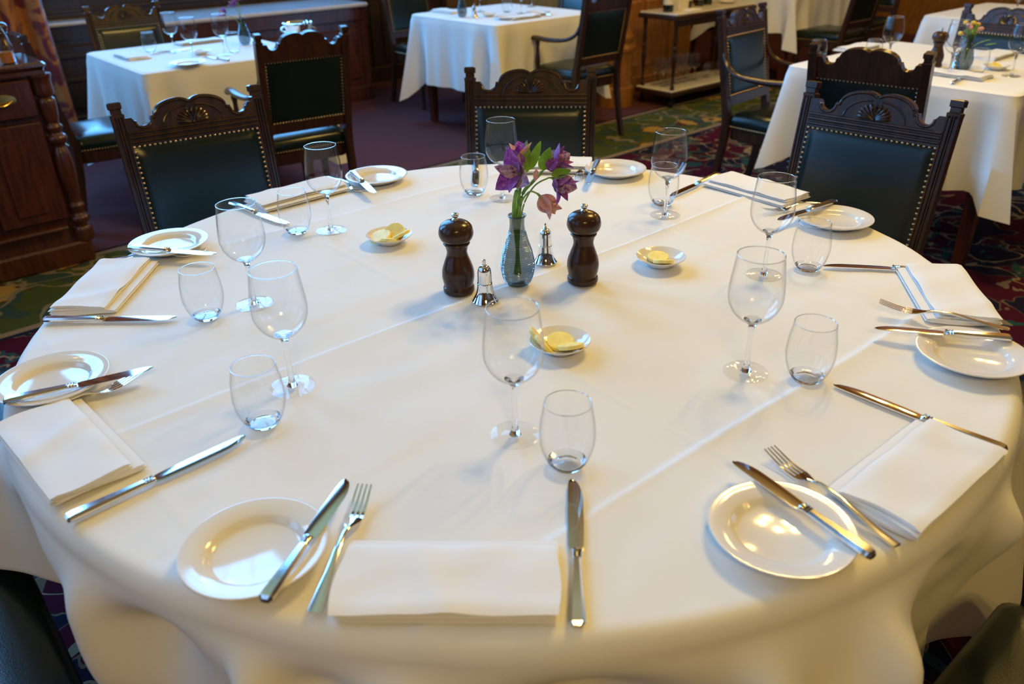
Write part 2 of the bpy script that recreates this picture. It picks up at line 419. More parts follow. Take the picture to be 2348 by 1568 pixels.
wall_with_windows('wall_back', 'u', 5.9, -4.8, 9.2, 0.15, [(-2.85, -0.4, Z0, Z1), (0.5, 3.3, Z0, Z1)], M['wall'])
wall_with_windows('wall_left', 'v', -4.8, -6.2, 6.2, 0.15, [(-0.8, 1.6, Z0, Z1), (2.4, 4.8, Z0, Z1)], M['wall'])
wall_with_windows('wall_front', 'u', -6.2, -4.8, 9.2, 0.15, [], M['wall'])
wall_with_windows('wall_right', 'v', 9.05, -6.2, 6.2, 0.15, [(-4.6, -2.0, Z0, 4.8)], M['amber_wood'])
def window(n, axis, pos, w0, w1, s0, s1):
    f = MB(); t = 0.055
    def bx(b, p0, p1, z0, z1, d0=0.03, d1=0.09):
        if axis == 'u': b.box(p0, p1, pos+d0, pos+d1, z0, z1, UVM)
        else: b.box(pos+d0, pos+d1, p0, p1, z0, z1, UVM)
    bx(f, w0, w1, s0, s0+t); bx(f, w0, w1, s1-t, s1); bx(f, w0, w0+t, s0+t, s1-t); bx(f, w1-t, w1, s0+t, s1-t)
    o = structure(f.build('window_%d' % n, M['white_paint'], smooth=0))
    nx, nz = 3, 3; rows = [s0+t, s0+(s1-s0)*0.30, s0+(s1-s0)*0.66, s1-t]
    for i in range(1, nx):
        x = w0 + (w1-w0)*i/nx; b = MB(); bx(b, x-0.025, x+0.025, s0+t, s1-t, 0.035, 0.085); b.build('mullion', M['white_paint'], o, smooth=0)
    for k in (1, 2):
        b = MB(); bx(b, w0+t, w1-t, rows[k]-0.02, rows[k]+0.02, 0.04, 0.08); b.build('transom', M['white_paint'], o, smooth=0)
    for i in range(nx):
        for k in range(3):
            b = MB(); xa, xb = w0+(w1-w0)*i/nx, w0+(w1-w0)*(i+1)/nx
            bx(b, max(xa, w0+t), min(xb, w1-t), rows[k], rows[k+1], 0.058, 0.062); b.build('pane', M['pane'], o, smooth=0)
window(1, 'u', 5.9, -2.85, -0.4, Z0, Z1); window(2, 'u', 5.9, 0.5, 3.3, Z0, Z1)
window(3, 'v', -4.8, -0.8, 1.6, Z0, Z1); window(4, 'v', -4.8, 2.4, 4.8, Z0, Z1); window(5, 'v', 9.05, -4.6, -2.0, Z0, 4.8)

# wainscot below the windows: recessed part on the left with a ledge, box seat in front of window 2
def panelled(name, u0, u1, v, z0, z1, mat, npan, rails=True, parent=None, th=0.05):
    """dark boarded front at room depth v facing -v: a backing, frame members and raised panels"""
    o = structure(MB().box(u0, u1, v+0.02, v+0.02+th, z0, z1, UVM).build(name, mat, smooth=0))
    MB().box(u0, u1, v, v+0.02, z1-0.09, z1, UVM).build('top_rail', mat, o, smooth=0)
    MB().box(u0, u1, v-0.015, v+0.02, z0, z0+0.13, UVM, b=0.006).build('plinth', mat, o, smooth=0)
    for i in range(npan+1):
        x = u0 + (u1-u0)*i/npan; a, c = max(u0, x-0.045), min(u1, x+0.045)
        MB().box(a, c, v, v+0.02, z0+0.13, z1-0.09, UVM).build('stile', mat, o, smooth=0)
    for i in range(npan):
        a, c = u0+(u1-u0)*i/npan+0.075, u0+(u1-u0)*(i+1)/npan-0.075
        MB().box(a, c, v+0.004, v+0.022, z0+0.17, z1-0.13, UVM, b=0.012).build('panel', mat, o, smooth=0)
    return o
panelled('wainscot_left', -4.6, 1.03, 5.44, 0.0, 0.735, M['dark_panel'], 6)
tag(structure(MB().box(-4.6, 1.03, 5.40, 5.66, 0.735, 0.76, UVM, b=0.008).build('trim_1', M['pale_top'], smooth=0)))
ap = structure(MB().box(-4.6, 1.03, 5.64, 5.9, 0.76, 1.0, UVM).build('trim_2', M['dark_panel'], smooth=0))
for z, d in ((0.80, 0.018), (0.90, 0.03), (0.955, 0.02)): MB().box(-4.6, 1.03, 5.64-d, 5.64, z, z+0.022, UVM, b=0.004).build('rail_moulding', M['dark_panel'], ap, smooth=0)
for z in (0.36, 0.52): structure(MB().box(-4.6, 1.03, 5.425, 5.44, z, z+0.03, UVM, b=0.005).build('trim_6', M['dark_panel'], smooth=0))
bench = empty('window_bench', 'panelled mahogany window bench with a pale glossy top below the window', 'bench', UV(1.03, 4.97), 0)
def inb(b, name, mat, smooth=0, root=None):
    o = b.build(name, mat, root, smooth); o.matrix_parent_inverse = Matrix.Translation(-root.location); return o
inb(MB().box(1.05, 2.70, 4.99, 5.62, 0.0, 0.72, UVM), 'carcass', M['mahogany'], 0, bench)
inb(MB().box(1.02, 2.73, 4.94, 5.64, 0.72, 0.75, UVM, b=0.01), 'bench_top', M['pale_top'], 0, bench)
inb(MB().box(1.03, 2.72, 4.955, 4.99, 0.0, 0.11, UVM, b=0.008), 'plinth', M['mahogany'], 0, bench)
inb(MB().box(1.04, 2.71, 4.965, 4.99, 0.62, 0.72, UVM, b=0.006), 'frieze', M['mahogany'], 0, bench)
for i in range(4):
    x = 1.04 + 1.67*i/3; inb(MB().box(max(1.04, x-0.05), min(2.71, x+0.05), 4.97, 4.99, 0.11, 0.62, UVM), 'stile', M['mahogany'], 0, bench)
for i in range(3):
    inb(MB().box(1.04+1.67*i/3+0.09, 1.04+1.67*(i+1)/3-0.09, 4.972, 4.992, 0.17, 0.56, UVM, b=0.012), 'panel', M['mahogany'], 0, bench)
ap = structure(MB().box(1.03, 2.75, 5.66, 5.9, 0.0, 1.0, UVM).build('trim_3', M['dark_panel'], smooth=0))
for z in (0.80, 0.88, 0.95): MB().box(1.03, 2.75, 5.63, 5.66, z, z+0.025, UVM, b=0.005).build('rail_moulding', M['dark_panel'], ap, smooth=0)
panelled('wainscot_alcove', 2.75, 3.95, 5.55, 0.0, 1.7, M['dark_panel'], 3)
# amber panelled return wall beside the alcove and the wall behind the trolley
ret = structure(MB().box(3.97, 4.09, 3.50, 5.9, 0.0, 3.2, UVM).build('wall_alcove', M['amber_wood'], smooth=0))
for k in range(3): MB().box(3.955, 3.97, 3.62+k*0.75, 4.2+k*0.75, 0.25, 1.5, UVM, b=0.006).build('panel', M['amber_wood'], ret, smooth=0)
scr = structure(MB().box(4.09, 5.02, 3.50, 3.62, 0.0, 1.9, UVM).build('wall_partition', M['amber_wood'], smooth=0))
for k in range(3): MB().box(4.12+k*0.3, 4.36+k*0.3, 3.485, 3.50, 0.22, 0.72, UVM, b=0.006).build('panel', M['amber_wood'], scr, smooth=0)
for k in range(3): MB().box(4.12+k*0.3, 4.36+k*0.3, 3.485, 3.50, 0.80, 1.75, UVM, b=0.006).build('panel', M['amber_wood'], scr, smooth=0)
MB().box(4.09, 5.02, 3.47, 3.50, 0.0, 0.14, UVM, b=0.006).build('skirting', M['amber_wood'], scr, smooth=0)
col_prof = [(0.15,0),(0.15,0.14),(0.135,0.15),(0.135,0.40),(0.15,0.41),(0.155,0.435),(0.14,0.45),(0.125,0.47),(0.138,0.49),(0.138,0.51),(0.115,0.54),(0.098,0.58),(0.092,0.9),(0.09,2.6),(0.11,2.64),(0.11,2.7),(0.14,2.75),(0.14,3.2)]
cm = MB().lathe(col_prof, 28, Matrix.Translation(UV(3.93, 3.36))).build('column_pillar', M['amber_wood'])
structure(cm)
# door-height dark panelling on the far right wall
panelled('wainscot_far', 5.1, 9.0, 5.55, 0.0, 1.9, M['dark_panel'], 7)

# ------------------------------------------------------------------ ring lamps (bulb positions light the room; the last is an added ceiling fill)
def ring_lamp(i, loc, power):
    r = empty('ceiling_lamp', 'brass ring lamp of glowing bulbs hanging from the ceiling', 'lamp', loc, 0, 'brass ring lamps')
    b = MB(); n = 40; b.tube([(0.28*math.cos(2*PI*k/n), 0.28*math.sin(2*PI*k/n), 0) for k in range(n+1)], 0.012, 6); b.build('ring', M['brass'], r)
    MB().tube([(0, 0, 0.05), (0, 0, H-loc[2])], 0.01, 6).build('rod', M['brass'], r)
    MB().tube([(-0.28, 0, 0.01), (0, 0, 0.08), (0.28, 0, 0.01)], 0.007, 6).build('arm', M['brass'], r)
    for k in range(5):
        a = 2*PI*k/5
        L = bpy.data.lights.new('bulb', 'POINT'); L.energy = power/5; L.color = WARM; L.shadow_soft_size = 0.045
        o = bpy.data.objects.new('bulb', L); COL.objects.link(o); o.parent = r; o.location = (0.28*math.cos(a), 0.28*math.sin(a), -0.07)
        MB().lathe([(0.014, -0.03), (0.02, -0.015), (0.014, 0.0)], 10, Matrix.Translation((0.28*math.cos(a), 0.28*math.sin(a), 0.0))).build('socket', M['brass'], r)
for i, (p, e) in enumerate(zip(LAMPS, LAMP_POWER)): ring_lamp(i, Vector(p), e)

# ------------------------------------------------------------------ main round table and its cloth
R0 = 0.872
tb = empty('dining_table', 'large round dining table hidden under the white cloth', 'table', (0, 0, 0))
MB().lathe([(0.05, T-0.035), (R0-0.02, T-0.035), (R0-0.008, T-0.028), (R0-0.008, T-0.012), (R0-0.02, T-0.006), (0.05, T-0.006)], 72).build('tabletop', M['mahogany'], tb)
MB().lathe([(0.16, 0.10), (0.10, 0.16), (0.075, 0.3), (0.10, 0.45), (0.07, 0.55), (0.12, T-0.04)], 24).build('pedestal', M['mahogany'], tb)
for k in range(4):
    a = PI/4 + k*PI/2; b = MB(); d = Vector((math.cos(a), math.sin(a), 0))
    b.tube([d*0.1 + Vector((0,0,0.14)), d*0.22 + Vector((0,0,0.11)), d*0.34 + Vector((0,0,0.035))], [0.04, 0.032, 0.025], 8); b.build('foot', M['mahogany'], tb)

def sstep(x): x = max(0.0, min(1.0, x)); return x*x*(3-2*x)
def gauss(a, c, wd):
    d = (a - c + PI) % (2*PI) - PI; return math.exp(-(d/wd)**2)
RIDGES = [(-66, 10, 0.62), (-97, 13, 0.6), (-122, 9, 0.55), (-152, 8, 0.55), (-178, 11, 0.7), (-20, 9, 0.7), (8, 10, 0.6), (32, 10, .5), (60, 10, .6), (90, 12, .8), (120, 10, .5), (150, 9, .6)]
def top_relief(x, y):
    """ironed creases and soft rumples of the cloth on the table, in metres"""
    u = x*US.x + y*US.y; v = x*VS.x + y*VS.y
    z = 0.0
    for v0, am in ((0.0, 0.0044), (0.605, 0.0038), (-0.59, 0.0044)):
        q = v - v0 + 0.006*math.sin(5*u)
        z += am*(math.exp(-(q/0.006)**2) if q > 0 else 0.8*math.exp(-(-q/0.023)**1.6) + 0.2*math.exp(-(q/0.006)**2)) * (0.75+0.35*math.sin(3.1*u+v0*9))
    for u0, am in ((-0.15, 0.0012), (0.46, 0.0014), (-0.75, 0.0012)):
        q = u - u0; z += am*math.exp(-(q/0.007)**2)
    n = mnoise.noise(Vector((u*4.0, v*11.0, 1.7)))*0.0026 + mnoise.noise(Vector((u*2.0+5, v*5.0, 4.2)))*0.0030 + mnoise.noise(Vector((u*9, v*22, 8.0)))*0.0011 + max(0, mnoise.noise(Vector((u*3+v*2, v*9-u*3, 3.0))))**2*0.004
    return max(0.0, 0.0006 + z + n*0.8)
CREASES = [(-110, 26, 2.0, .016), (-97, -34, 2.3, .017), (-127, 10, 2.6, .008), (-118, -20, 5, -.020), (-104, 0, 4, -.014), (-86, 5, 7, -.022), (-73, 18, 2.4, .016), (-62, 0, 2.4, .020), (-53, -10, 4, -.016), (-43, 8, 2.6, .016), (-36, -14, 3, -.012), (-28, 5, 2.4, .014), (-140, 10, 4, -.016), (-150, -8, 2.4, .014), (-166, 8, 3, .014), (-10, 0, 4, .015)]
def cloth_surface():
    b = MB(); nth = 960; rows = []
    radii = [0.004] + [0.86*k/190 for k in range(1, 191)]
    for r in radii: rows.append([(r*math.cos(2*PI*i/nth), r*math.sin(2*PI*i/nth), T - 0.0035 + top_relief(r*math.cos(2*PI*i/nth), r*math.sin(2*PI*i/nth))) for i in range(nth)])
    NB = 8; ND = 46
    half = 1.205
    prof = []
    for i in range(nth):
        a = 2*PI*i/nth; q = (a - TH + PI/4) % (PI/2) - PI/4
        hang = min(half/math.cos(q) - R0 + 0.11*gauss(a, math.radians(-36), math.radians(17)) - 0.085*gauss(a, math.radians(-152), math.radians(26)), 0.66)
        fold = sum(am*gauss(a, math.radians(d), math.radians(wd)) for d, wd, am in RIDGES)
        prof.append((a, hang, fold))
    for k in range(1, NB+1):
        g = (PI/2)*k/NB; row = []
        for i, (a, hang, fold) in enumerate(prof):
            r = 0.862 + 0.024*math.sin(g); zz = T - 0.0035 - 0.030*(1-math.cos(g)) + top_relief(0.862*math.cos(a), 0.862*math.sin(a))*(1-k/NB)
            row.append((r*math.cos(a), r*math.sin(a), zz))
        rows.append(row)
    for k in range(1, ND+1):
        t = k/ND; row = []
        for i, (a, hang, fold) in enumerate(prof):
            s = (hang-0.03)*t
            w_ = sstep(s/0.17); out = 0.886 + 0.012*math.sin(min(1, s/0.05)*PI/2)
            rr = out + w_*(0.20*fold - 0.062) * (0.38 + 0.62*min(1.3, s/0.34))
            aa = a + 0.02*w_*math.sin(a*3+1.3)
            for d0, sl_, wd_, am_ in CREASES: rr += 2.6*am_*sstep(s/0.07)*gauss(a, math.radians(d0 + sl_*s), math.radians(wd_*(0.8+1.2*s)))
            n = mnoise.noise(Vector((math.cos(a)*3.2, math.sin(a)*3.2, s*3.0)))*0.018*w_
            zz = T - 0.0335 - s*(1 - 0.05*w_*fold)
            if k == ND: rr -= 0.002
            row.append(((rr+n)*math.cos(aa), (rr+n)*math.sin(aa), max(zz, 0.03)))
        rows.append(row)
    vs = [p for r in rows for p in r]; fs = []
    for k in range(len(rows)-1):
        for i in range(nth):
            j = (i+1) % nth; fs.append((k*nth+i, k*nth+nth+i, k*nth+nth+j, k*nth+j)[::-1])
    fs.append(tuple(range(nth)))
    b.add(vs, fs); return b
cl = cloth_surface().build('tablecloth', M['linen'], None, 180); fix_normals(cl)
tag(cl, 'large white linen cloth draped over the round table in front', 'tablecloth')

# ------------------------------------------------------------------ glassware prototypes
def dbl(prof_out, th):
    return prof_out + [(max(r-th, 0.0015), z) for r, z in reversed(prof_out)]
def interp(prof, k=4):
    """Catmull-Rom through a lathe profile"""
    P = [Vector((r, z)) for r, z in prof]; out = []
    for i in range(len(P)-1):
        p0, p1, p2, p3 = P[max(i-1,0)], P[i], P[i+1], P[min(i+2, len(P)-1)]
        for j in range(k):
            t = j/k; q = 0.5*((2*p1) + (p2-p0)*t + (2*p0-5*p1+4*p2-p3)*t*t + (3*p1-p0-3*p2+p3)*t**3); out.append((max(q.x, 0.0005), q.y))
    out.append(prof[-1]); return out
def make_wine_glass():
    r = empty('wine_glass', '', 'wine glass')
    bowl = interp([(0.004, 0.090), (0.018, 0.094), (0.031, 0.106), (0.0395, 0.122), (0.0415, 0.138), (0.0402, 0.158), (0.0375, 0.180), (0.0350, 0.200)], 4)
    inner = [(max(q-0.0011, 0.002), z+0.0012*(1 if z < 0.1 else 0)) for q, z in reversed(bowl)]
    inner = [(q, max(z, 0.0945)) for q, z in inner]
    MB().lathe(bowl + inner, 40, cap0=False, cap1=True).build('bowl', M['glass'], r, 60)
    MB().lathe(interp([(0.0085, 0.0035), (0.0058, 0.010), (0.0044, 0.020), (0.0038, 0.045), (0.0040, 0.070), (0.0058, 0.084), (0.0105, 0.0915), (0.0135, 0.0945)], 3) + [(0.0005, 0.0950)], 16, cap0=True, cap1=True).build('stem', M['base_glass'], r)
    MB().lathe([(0.0005, 0.0008), (0.034, 0.0006), (0.0354, 0.0012), (0.0354, 0.0022), (0.034, 0.0028), (0.022, 0.0034), (0.012, 0.0045), (0.0082, 0.006), (0.0005, 0.0062)], 40, cap0=False, cap1=False).build('foot', M['glass'], r)
    MB().lathe([(0.0352, 0.1995), (0.0352, 0.2004), (0.0343, 0.2006), (0.0339, 0.2000), (0.0343, 0.1993), (0.0352, 0.1995)], 40, cap0=False, cap1=False).build('rim', M['base_glass'], r, 180)
    return r
def make_tumbler():
    r = empty('tumbler', '', 'tumbler'); r['category'] = 'tumbler'
    o = interp([(0.0205, 0.0008), (0.0245, 0.006), (0.0310, 0.018), (0.0358, 0.034), (0.0372, 0.050), (0.0358, 0.070), (0.0330, 0.086), (0.0312, 0.098)], 4)
    inner = [(max(q-0.0012, 0.002), z) for q, z in reversed(o) if z > 0.0085]
    MB().lathe(o[5:] + inner, 40, cap0=False, cap1=False).build('wall', M['glass'], r, 60)
    MB().lathe([(0.0005, 0.0025), (0.014, 0.0022), (0.018, 0.0006)] + o[:6] + [(o[5][0]-0.0012, o[5][1]), (0.022, 0.0068), (0.015, 0.0056), (0.0005, 0.0052)], 40, cap0=False, cap1=False).build('base', M['base_glass'], r, 60)
    MB().lathe([(0.0313, 0.0976), (0.0313, 0.0984), (0.0305, 0.0986), (0.0301, 0.098), (0.0305, 0.0974), (0.0313, 0.0976)], 40, cap0=False, cap1=False).build('rim', M['base_glass'], r, 180)
    return r
TZ = T + 0.0005
# each place setting in turn, starting with the one nearest the window-side corner of the table
WG = [((0.003,-0.514), 'clear wine glass nearest the camera, standing in front of the front butter dish'),
      ((-0.344,-0.368), 'clear wine glass at the front left whose foot is seen through a tumbler'),
      ((-0.486,-0.063), 'clear wine glass behind the left tumbler, bowl overlapping the knife on the far left plate'),
      ((-0.413,0.328), 'clear wine glass on the far left side seen against the left leather chair'),
      ((-0.014,0.532), 'clear wine glass directly behind the purple flowers'),
      ((0.373,0.381), 'clear wine glass at the back right whose stem crosses a tumbler'),
      ((0.505,0.019), 'clear wine glass in front of the right leather chair, fork and knife seen through it'),
      ((0.370,-0.355), 'clear wine glass on the right, its rim overlapping the foot of another')]
proto = make_wine_glass()
for i, (p, lab) in enumerate(WG): place(proto, i > 0, (p[0], p[1], TZ), 0.3*i, lab, 'wine glasses on the round table')
WINE = proto
TU = [((0.071,-0.584), 'stemless tumbler nearest the camera, above the tip of the front knife'),
      ((-0.363,-0.469), 'stemless tumbler at the front left beside a wine glass foot'),
      ((-0.560,-0.113), 'stemless tumbler beside the left knife tip and the folded napkin'),
      ((-0.491,0.325), 'stemless tumbler at the far left in front of a yellow-shaded napkin fold'),
      ((-0.087,0.583), 'stemless tumbler left of the purple flowers with a knife seen through it'),
      ((0.381,0.466), 'stemless tumbler behind the stem of the back right wine glass'),
      ((0.602,0.047), 'stemless tumbler in front of the right far side plate'),
      ((0.458,-0.379), 'stemless tumbler at the right next to a knife blade tip')]
proto = make_tumbler()
for i, (p, lab) in enumerate(TU): place(proto, i > 0, (p[0], p[1], TZ), 0.4*i, lab, 'tumblers on the round table')
TUMB = proto

# ------------------------------------------------------------------ side plates
def make_plate():
    b = MB()
    b.lathe([(0.0005,0.0030),(0.040,0.0030),(0.0475,0.0012),(0.0500,0.0012),(0.0510,0.0030),(0.056,0.0085),(0.0825,0.0150),(0.0842,0.0168),(0.0838,0.0184),(0.0820,0.0186),(0.060,0.0132),(0.0560,0.0112),(0.0525,0.0068),(0.0490,0.0054),(0.0005,0.0052)], 64, cap0=False, cap1=False)
    return b.build('side_plate', M['porcelain'], None, 50)
PL = [((-0.300,-0.745), 'white side plate nearest the camera with a blue-gleaming butter knife across it'),
      ((-0.727,-0.349), 'white side plate at the left edge with a knife pointing right across it'),
      ((-0.756,0.239), 'white side plate in front of the left leather chair with knife laid across'),
      ((-0.359,0.717), 'white side plate at the back left with a small knife leaning off its left rim'),
      ((0.297,0.728), 'white side plate at the back right of the purple flowers'),
      ((0.746,0.300), 'white side plate in front of the right leather chair'),
      ((0.737,-0.333), 'white side plate at the right edge below a crossing knife'),
      ((0.310,-0.733), 'white side plate at the front right with knife and fork over its rim')]
proto = make_plate(); proto['category'] = 'plate'
KIDS[proto.name] = []
for i, (p, lab) in enumerate(PL): place(proto, i > 0, (p[0], p[1], TZ), 0.1*i, lab, 'side plates on the round table')
PLATE = proto

# ------------------------------------------------------------------ cutlery, local: handle end at 0, tip along +x
def make_knife(L=0.245, k=1.0):
    r = empty('table_knife', '', 'knife')
    hl = 0.098*k
    def sec(x, wd, h, z0=0.001):                        # chamfered bar section
        c = h*0.35; w2 = wd/2
        return [(x,-w2,z0+c),(x,-w2+c,z0),(x,w2-c,z0),(x,w2,z0+c),(x,w2,z0+h-c),(x,w2-c,z0+h),(x,-w2+c,z0+h),(x,-w2,z0+h-c)]
    MB().sweep([sec(0, 0.0105, 0.0055), sec(0.003, 0.0165, 0.0085), sec(0.010, 0.0175, 0.0095), sec(hl*0.5, 0.0145, 0.0085), sec(hl*0.95, 0.0112, 0.0078), sec(hl, 0.011, 0.0075)]).build('handle', M['silver'], r, 30)
    rings = []
    for x, wd in ((hl, 0.0105), (hl+0.002, 0.0135), (hl+0.004, 0.0105), (hl+0.006, 0.0135), (hl+0.008, 0.0105), (hl+0.011, 0.0150), (hl+0.014, 0.0120)): rings.append(sec(x, wd, 0.0085 if wd > 0.012 else 0.007))
    MB().sweep(rings).build('collar', M['silver'], r, 40)
    top = []; n = 30; x0 = hl+0.012; secs = []
    for i in range(n+1):
        t = i/n; x = x0 + (L-x0)*t
        hw = 0.0088 + 0.0009*math.sin(PI*min(1, t*1.1)); cy = 0.0
        if t > 0.66:
            q = (t-0.66)/0.34; hw *= math.sqrt(max(0.0, 1-q**2.6)) + 0.02; cy = 0.0042*q*q
        if t < 0.06: hw *= 0.75+t*4
        back = cy + hw; edge = cy - hw
        zc = 0.0030 + 0.0004*math.sin(PI*t)
        secs.append([(x, edge, zc), (x, (edge+back)/2, zc-0.0006), (x, back, zc-0.0009), (x, back, zc+0.0009), (x, (edge+back)/2, zc+0.0011)])
    MB().sweep(secs).build('blade', M['polish'], r, 60)
    return r
def make_fork(L=0.205):
    r = empty('table_fork', '', 'fork')
    pts = [(0.0, 0.0058, 0.0030), (0.003, 0.0078, 0.0032), (0.02, 0.0072, 0.0040), (0.05, 0.0052, 0.0080), (0.085, 0.0036, 0.0125), (0.115, 0.0030, 0.0120), (0.128, 0.0036, 0.0085), (0.135, 0.0065, 0.0065), (0.143, 0.0105, 0.0048), (0.150, 0.0118, 0.0042)]
    def sec(x, w2, zc, th): return [(x,-w2,zc-th*0.2),(x,-w2*0.5,zc-th),(x,w2*0.5,zc-th),(x,w2,zc-th*0.2),(x,w2,zc+th*0.5),(x,w2*0.4,zc+th),(x,-w2*0.4,zc+th),(x,-w2,zc+th*0.5)]
    MB().sweep([sec(x, w_, z, 0.0016 if w_ > 0.004 else 0.0024) for x, w_, z in pts[:7]]).build('handle', M['silver'], r, 50)
    MB().sweep([sec(x, w_, z, 0.0014) for x, w_, z in pts[6:]]).build('head', M['polish'], r, 50)
    for k in range(4):
        y = -0.0096 + 0.0064*k; b = MB(); secs = []
        for i in range(9):
            t = i/8; x = 0.148 + (L-0.148)*t; z = 0.0042 - 0.0010*math.sin(PI*min(1, t*1.4)) + 0.0085*t**2.0; w2 = 0.0018*(1-0.5*t**2); yy = y*(1-0.10*t)
            secs.append([(x, yy-w2, z-0.0009), (x, yy+w2, z-0.0009), (x, yy+w2, z+0.0009), (x, yy-w2, z+0.0009)])
        b.sweep(secs); b.build('tine', M['polish'], r, 40)
    return r
def lay(proto, used, a, b, L, z, lab, group, tilt=0.0, flip=False):
    a = Vector(a); b = Vector(b); d = (b-a); mid = (a+b)/2; ang = math.atan2(d.y, d.x); s = d.normalized()
    p = mid - s*L/2
    o = place(proto, used, (p.x, p.y, z), ang, lab, group)
    o.rotation_euler = (PI if flip else 0, -tilt, ang)
    return o
KN = [((0.062,-0.861),(0.079,-0.620),'table knife nearest the camera, gold-gleaming blade right of the front napkin'),
      ((-0.550,-0.676),(-0.379,-0.508),'table knife beside the left napkin at the table edge, blade gleaming blue'),
      ((-0.864,-0.116),(-0.611,-0.119),'table knife lying level along the front of the far left napkin'),
      ((-0.709,0.537),(-0.522,0.371),'table knife behind the far left wine glass, handle seen through its bowl'),
      ((-0.091,0.889),(-0.086,0.640),'table knife seen through the tumbler left of the flowers'),
      ((0.574,0.694),(0.405,0.513),'table knife behind the back right tumbler, handle reaching the napkin'),
      ((0.872,0.012),(0.639,0.058),'table knife on the right with its handle under a napkin corner'),
      ((0.658,-0.580),(0.495,-0.399),'table knife at the right front crossing beneath a napkin corner')]
proto = make_knife()
for i, (a, b, lab) in enumerate(KN): lay(proto, i > 0, a, b, 0.245, TZ, lab, 'table knives on the round table')
KNIFE = proto
BK = [((-0.262,-0.827),(-0.211,-0.640),'butter knife lying across the plate nearest the camera'),
      ((-0.761,-0.428),(-0.569,-0.334),'butter knife lying across the left edge plate'),
      ((-0.832,0.199),(-0.615,0.145),'butter knife lying across the plate in front of the left chair, blade white with glare'),
      ((-0.428,0.731),(-0.340,0.540),'butter knife leaning on the back left plate, blade toward the camera'),
      ((0.254,0.787),(0.205,0.578),'butter knife leaning on the plate right of the flowers, dark blade'),
      ((0.778,0.393),(0.607,0.279),'butter knife on the plate in front of the right chair, golden handle raised'),
      ((0.815,-0.304),(0.610,-0.250),'butter knife lying across the right edge plate, pointing left'),
      ((0.390,-0.788),(0.288,-0.612),'butter knife lying across the front right plate')]
proto = make_knife(0.210, 0.88); proto.name = 'butter_knife'
for i, (a, b, lab) in enumerate(BK): lay(proto, i > 0, a, b, 0.210, T+0.0182, lab, 'butter knives on the side plates')
FK = [((-0.215,-0.838),(-0.190,-0.629),'fork nearest the camera between the front plate and the front napkin'),
      ((-0.740,-0.479),(-0.594,-0.327),'fork tucked under the left napkin with its tines beside the left edge plate'),
      ((-0.862,0.172),(-0.660,0.198),'fork between the far left napkin and the plate before the left chair'),
      ((-0.500,0.752),(-0.375,0.595),'fork beside the back left plate, mostly hidden by a wine glass'),
      ((0.213,0.875),(0.195,0.672),'fork right of the purple flowers, tines toward the camera'),
      ((0.795,0.440),(0.610,0.378),'fork beside the right chair plate, seen through a wine glass'),
      ((0.835,-0.258),(0.660,-0.160),'fork with raised tines above the right edge plate'),
      ((0.440,-0.757),(0.341,-0.570),'fork between the front right plate and the front right napkin')]
proto = make_fork()
for i, (a, b, lab) in enumerate(FK): lay(proto, i > 0, a, b, 0.205, TZ + (0.012 if i in (6,) else 0.0), lab, 'forks on the round table')
FORK = proto

# ------------------------------------------------------------------ napkins: long axis x, fold towards the table centre (+y)
def make_napkin(seed, L=0.238, W=0.104, roll=False):
    rnd = random.Random(seed); b = MB()
    layers = [(0.0, 0.018, 0.0045), (0.004, 0.016, 0.0035), (0.0075, 0.001, 0.004), (0.0112, 0.0, 0.0048)]
    ph = rnd.uniform(0, 9)
    for li, (z0, ext, th) in enumerate(layers):
        hx = L/2 + rnd.uniform(-0.002, 0.002); y0 = -W/2 + rnd.uniform(-0.0015, 0.0015); y1 = W/2 + ext
        nx, ny = 30, 12
        def f(top):
            def g(i, j):
                x = -hx + 2*hx*i; y = y0 + (y1-y0)*j
                x += 0.0035*math.sin(y*40+ph+li)*(2*i-1)**2*(1 if i < .5 else -1)
                e = min(1.0, min(j, 1-j)*(y1-y0)/0.006); r_ = math.sqrt(max(0, 1-(1-e)**2))
                und = 0.0012*math.sin(x*38+ph)*math.sin(y*25+1+ph*0.7) + 0.0022*mnoise.noise(Vector((x*16+ph, y*22, 2.0))) + 0.0020*max(0, math.sin(x*31+y*14+ph))**6
                if li < 3: und *= 0.25
                zc = z0 + th/2 + (und+0.001)*(z0/0.011)
                return (x, y, zc + (th/2*r_ if top else -th/2*r_))
            return g
        b.grid(nx, ny, f(True)); b.grid(nx, ny, f(False), flip=True)
        # end walls of this layer
        for i in (0.0, 1.0):
            vs = []; fs = []
            for j in range(ny+1): vs += [f(False)(i, j/ny), f(True)(i, j/ny)]
            for j in range(ny):
                q = (2*j, 2*j+2, 2*j+3, 2*j+1); fs.append(q if i == 1 else q[::-1])
            b.add(vs, fs)
    return b.build('napkin', M['napkin'], None, 50)
NP = [((-0.075,-0.800),-2,'white folded napkin nearest the camera between fork and gold knife'),
      ((-0.628,-0.530),-46,'white folded napkin at the left front edge beside the long blue knife'),
      ((-0.812,0.030),92,'white folded napkin on the far left above the level knife'),
      ((-0.555,0.602),42,'white folded napkin in front of the left leather chair behind a tumbler'),
      ((0.118,0.812),-5,'white folded napkin behind the purple flowers in front of the middle chair'),
      ((0.640,0.552),-52,'white folded napkin beside the right leather chair and the back right knife'),
      ((0.818,-0.095),-101,'white folded napkin at the right edge above the right plate'),
      ((0.524,-0.632),39.5,'white folded napkin at the right front edge over a knife handle')]
for i, (p, ang, lab) in enumerate(NP):
    o = make_napkin(i+3); a = math.radians(ang)
    if Vector((-math.sin(a), math.cos(a))).dot(Vector(p)) > 0: a += PI
    o.location = (p[0], p[1], TZ); o.rotation_euler = (0, 0, a); tag(o, lab, 'napkin', 'napkins on the round table')

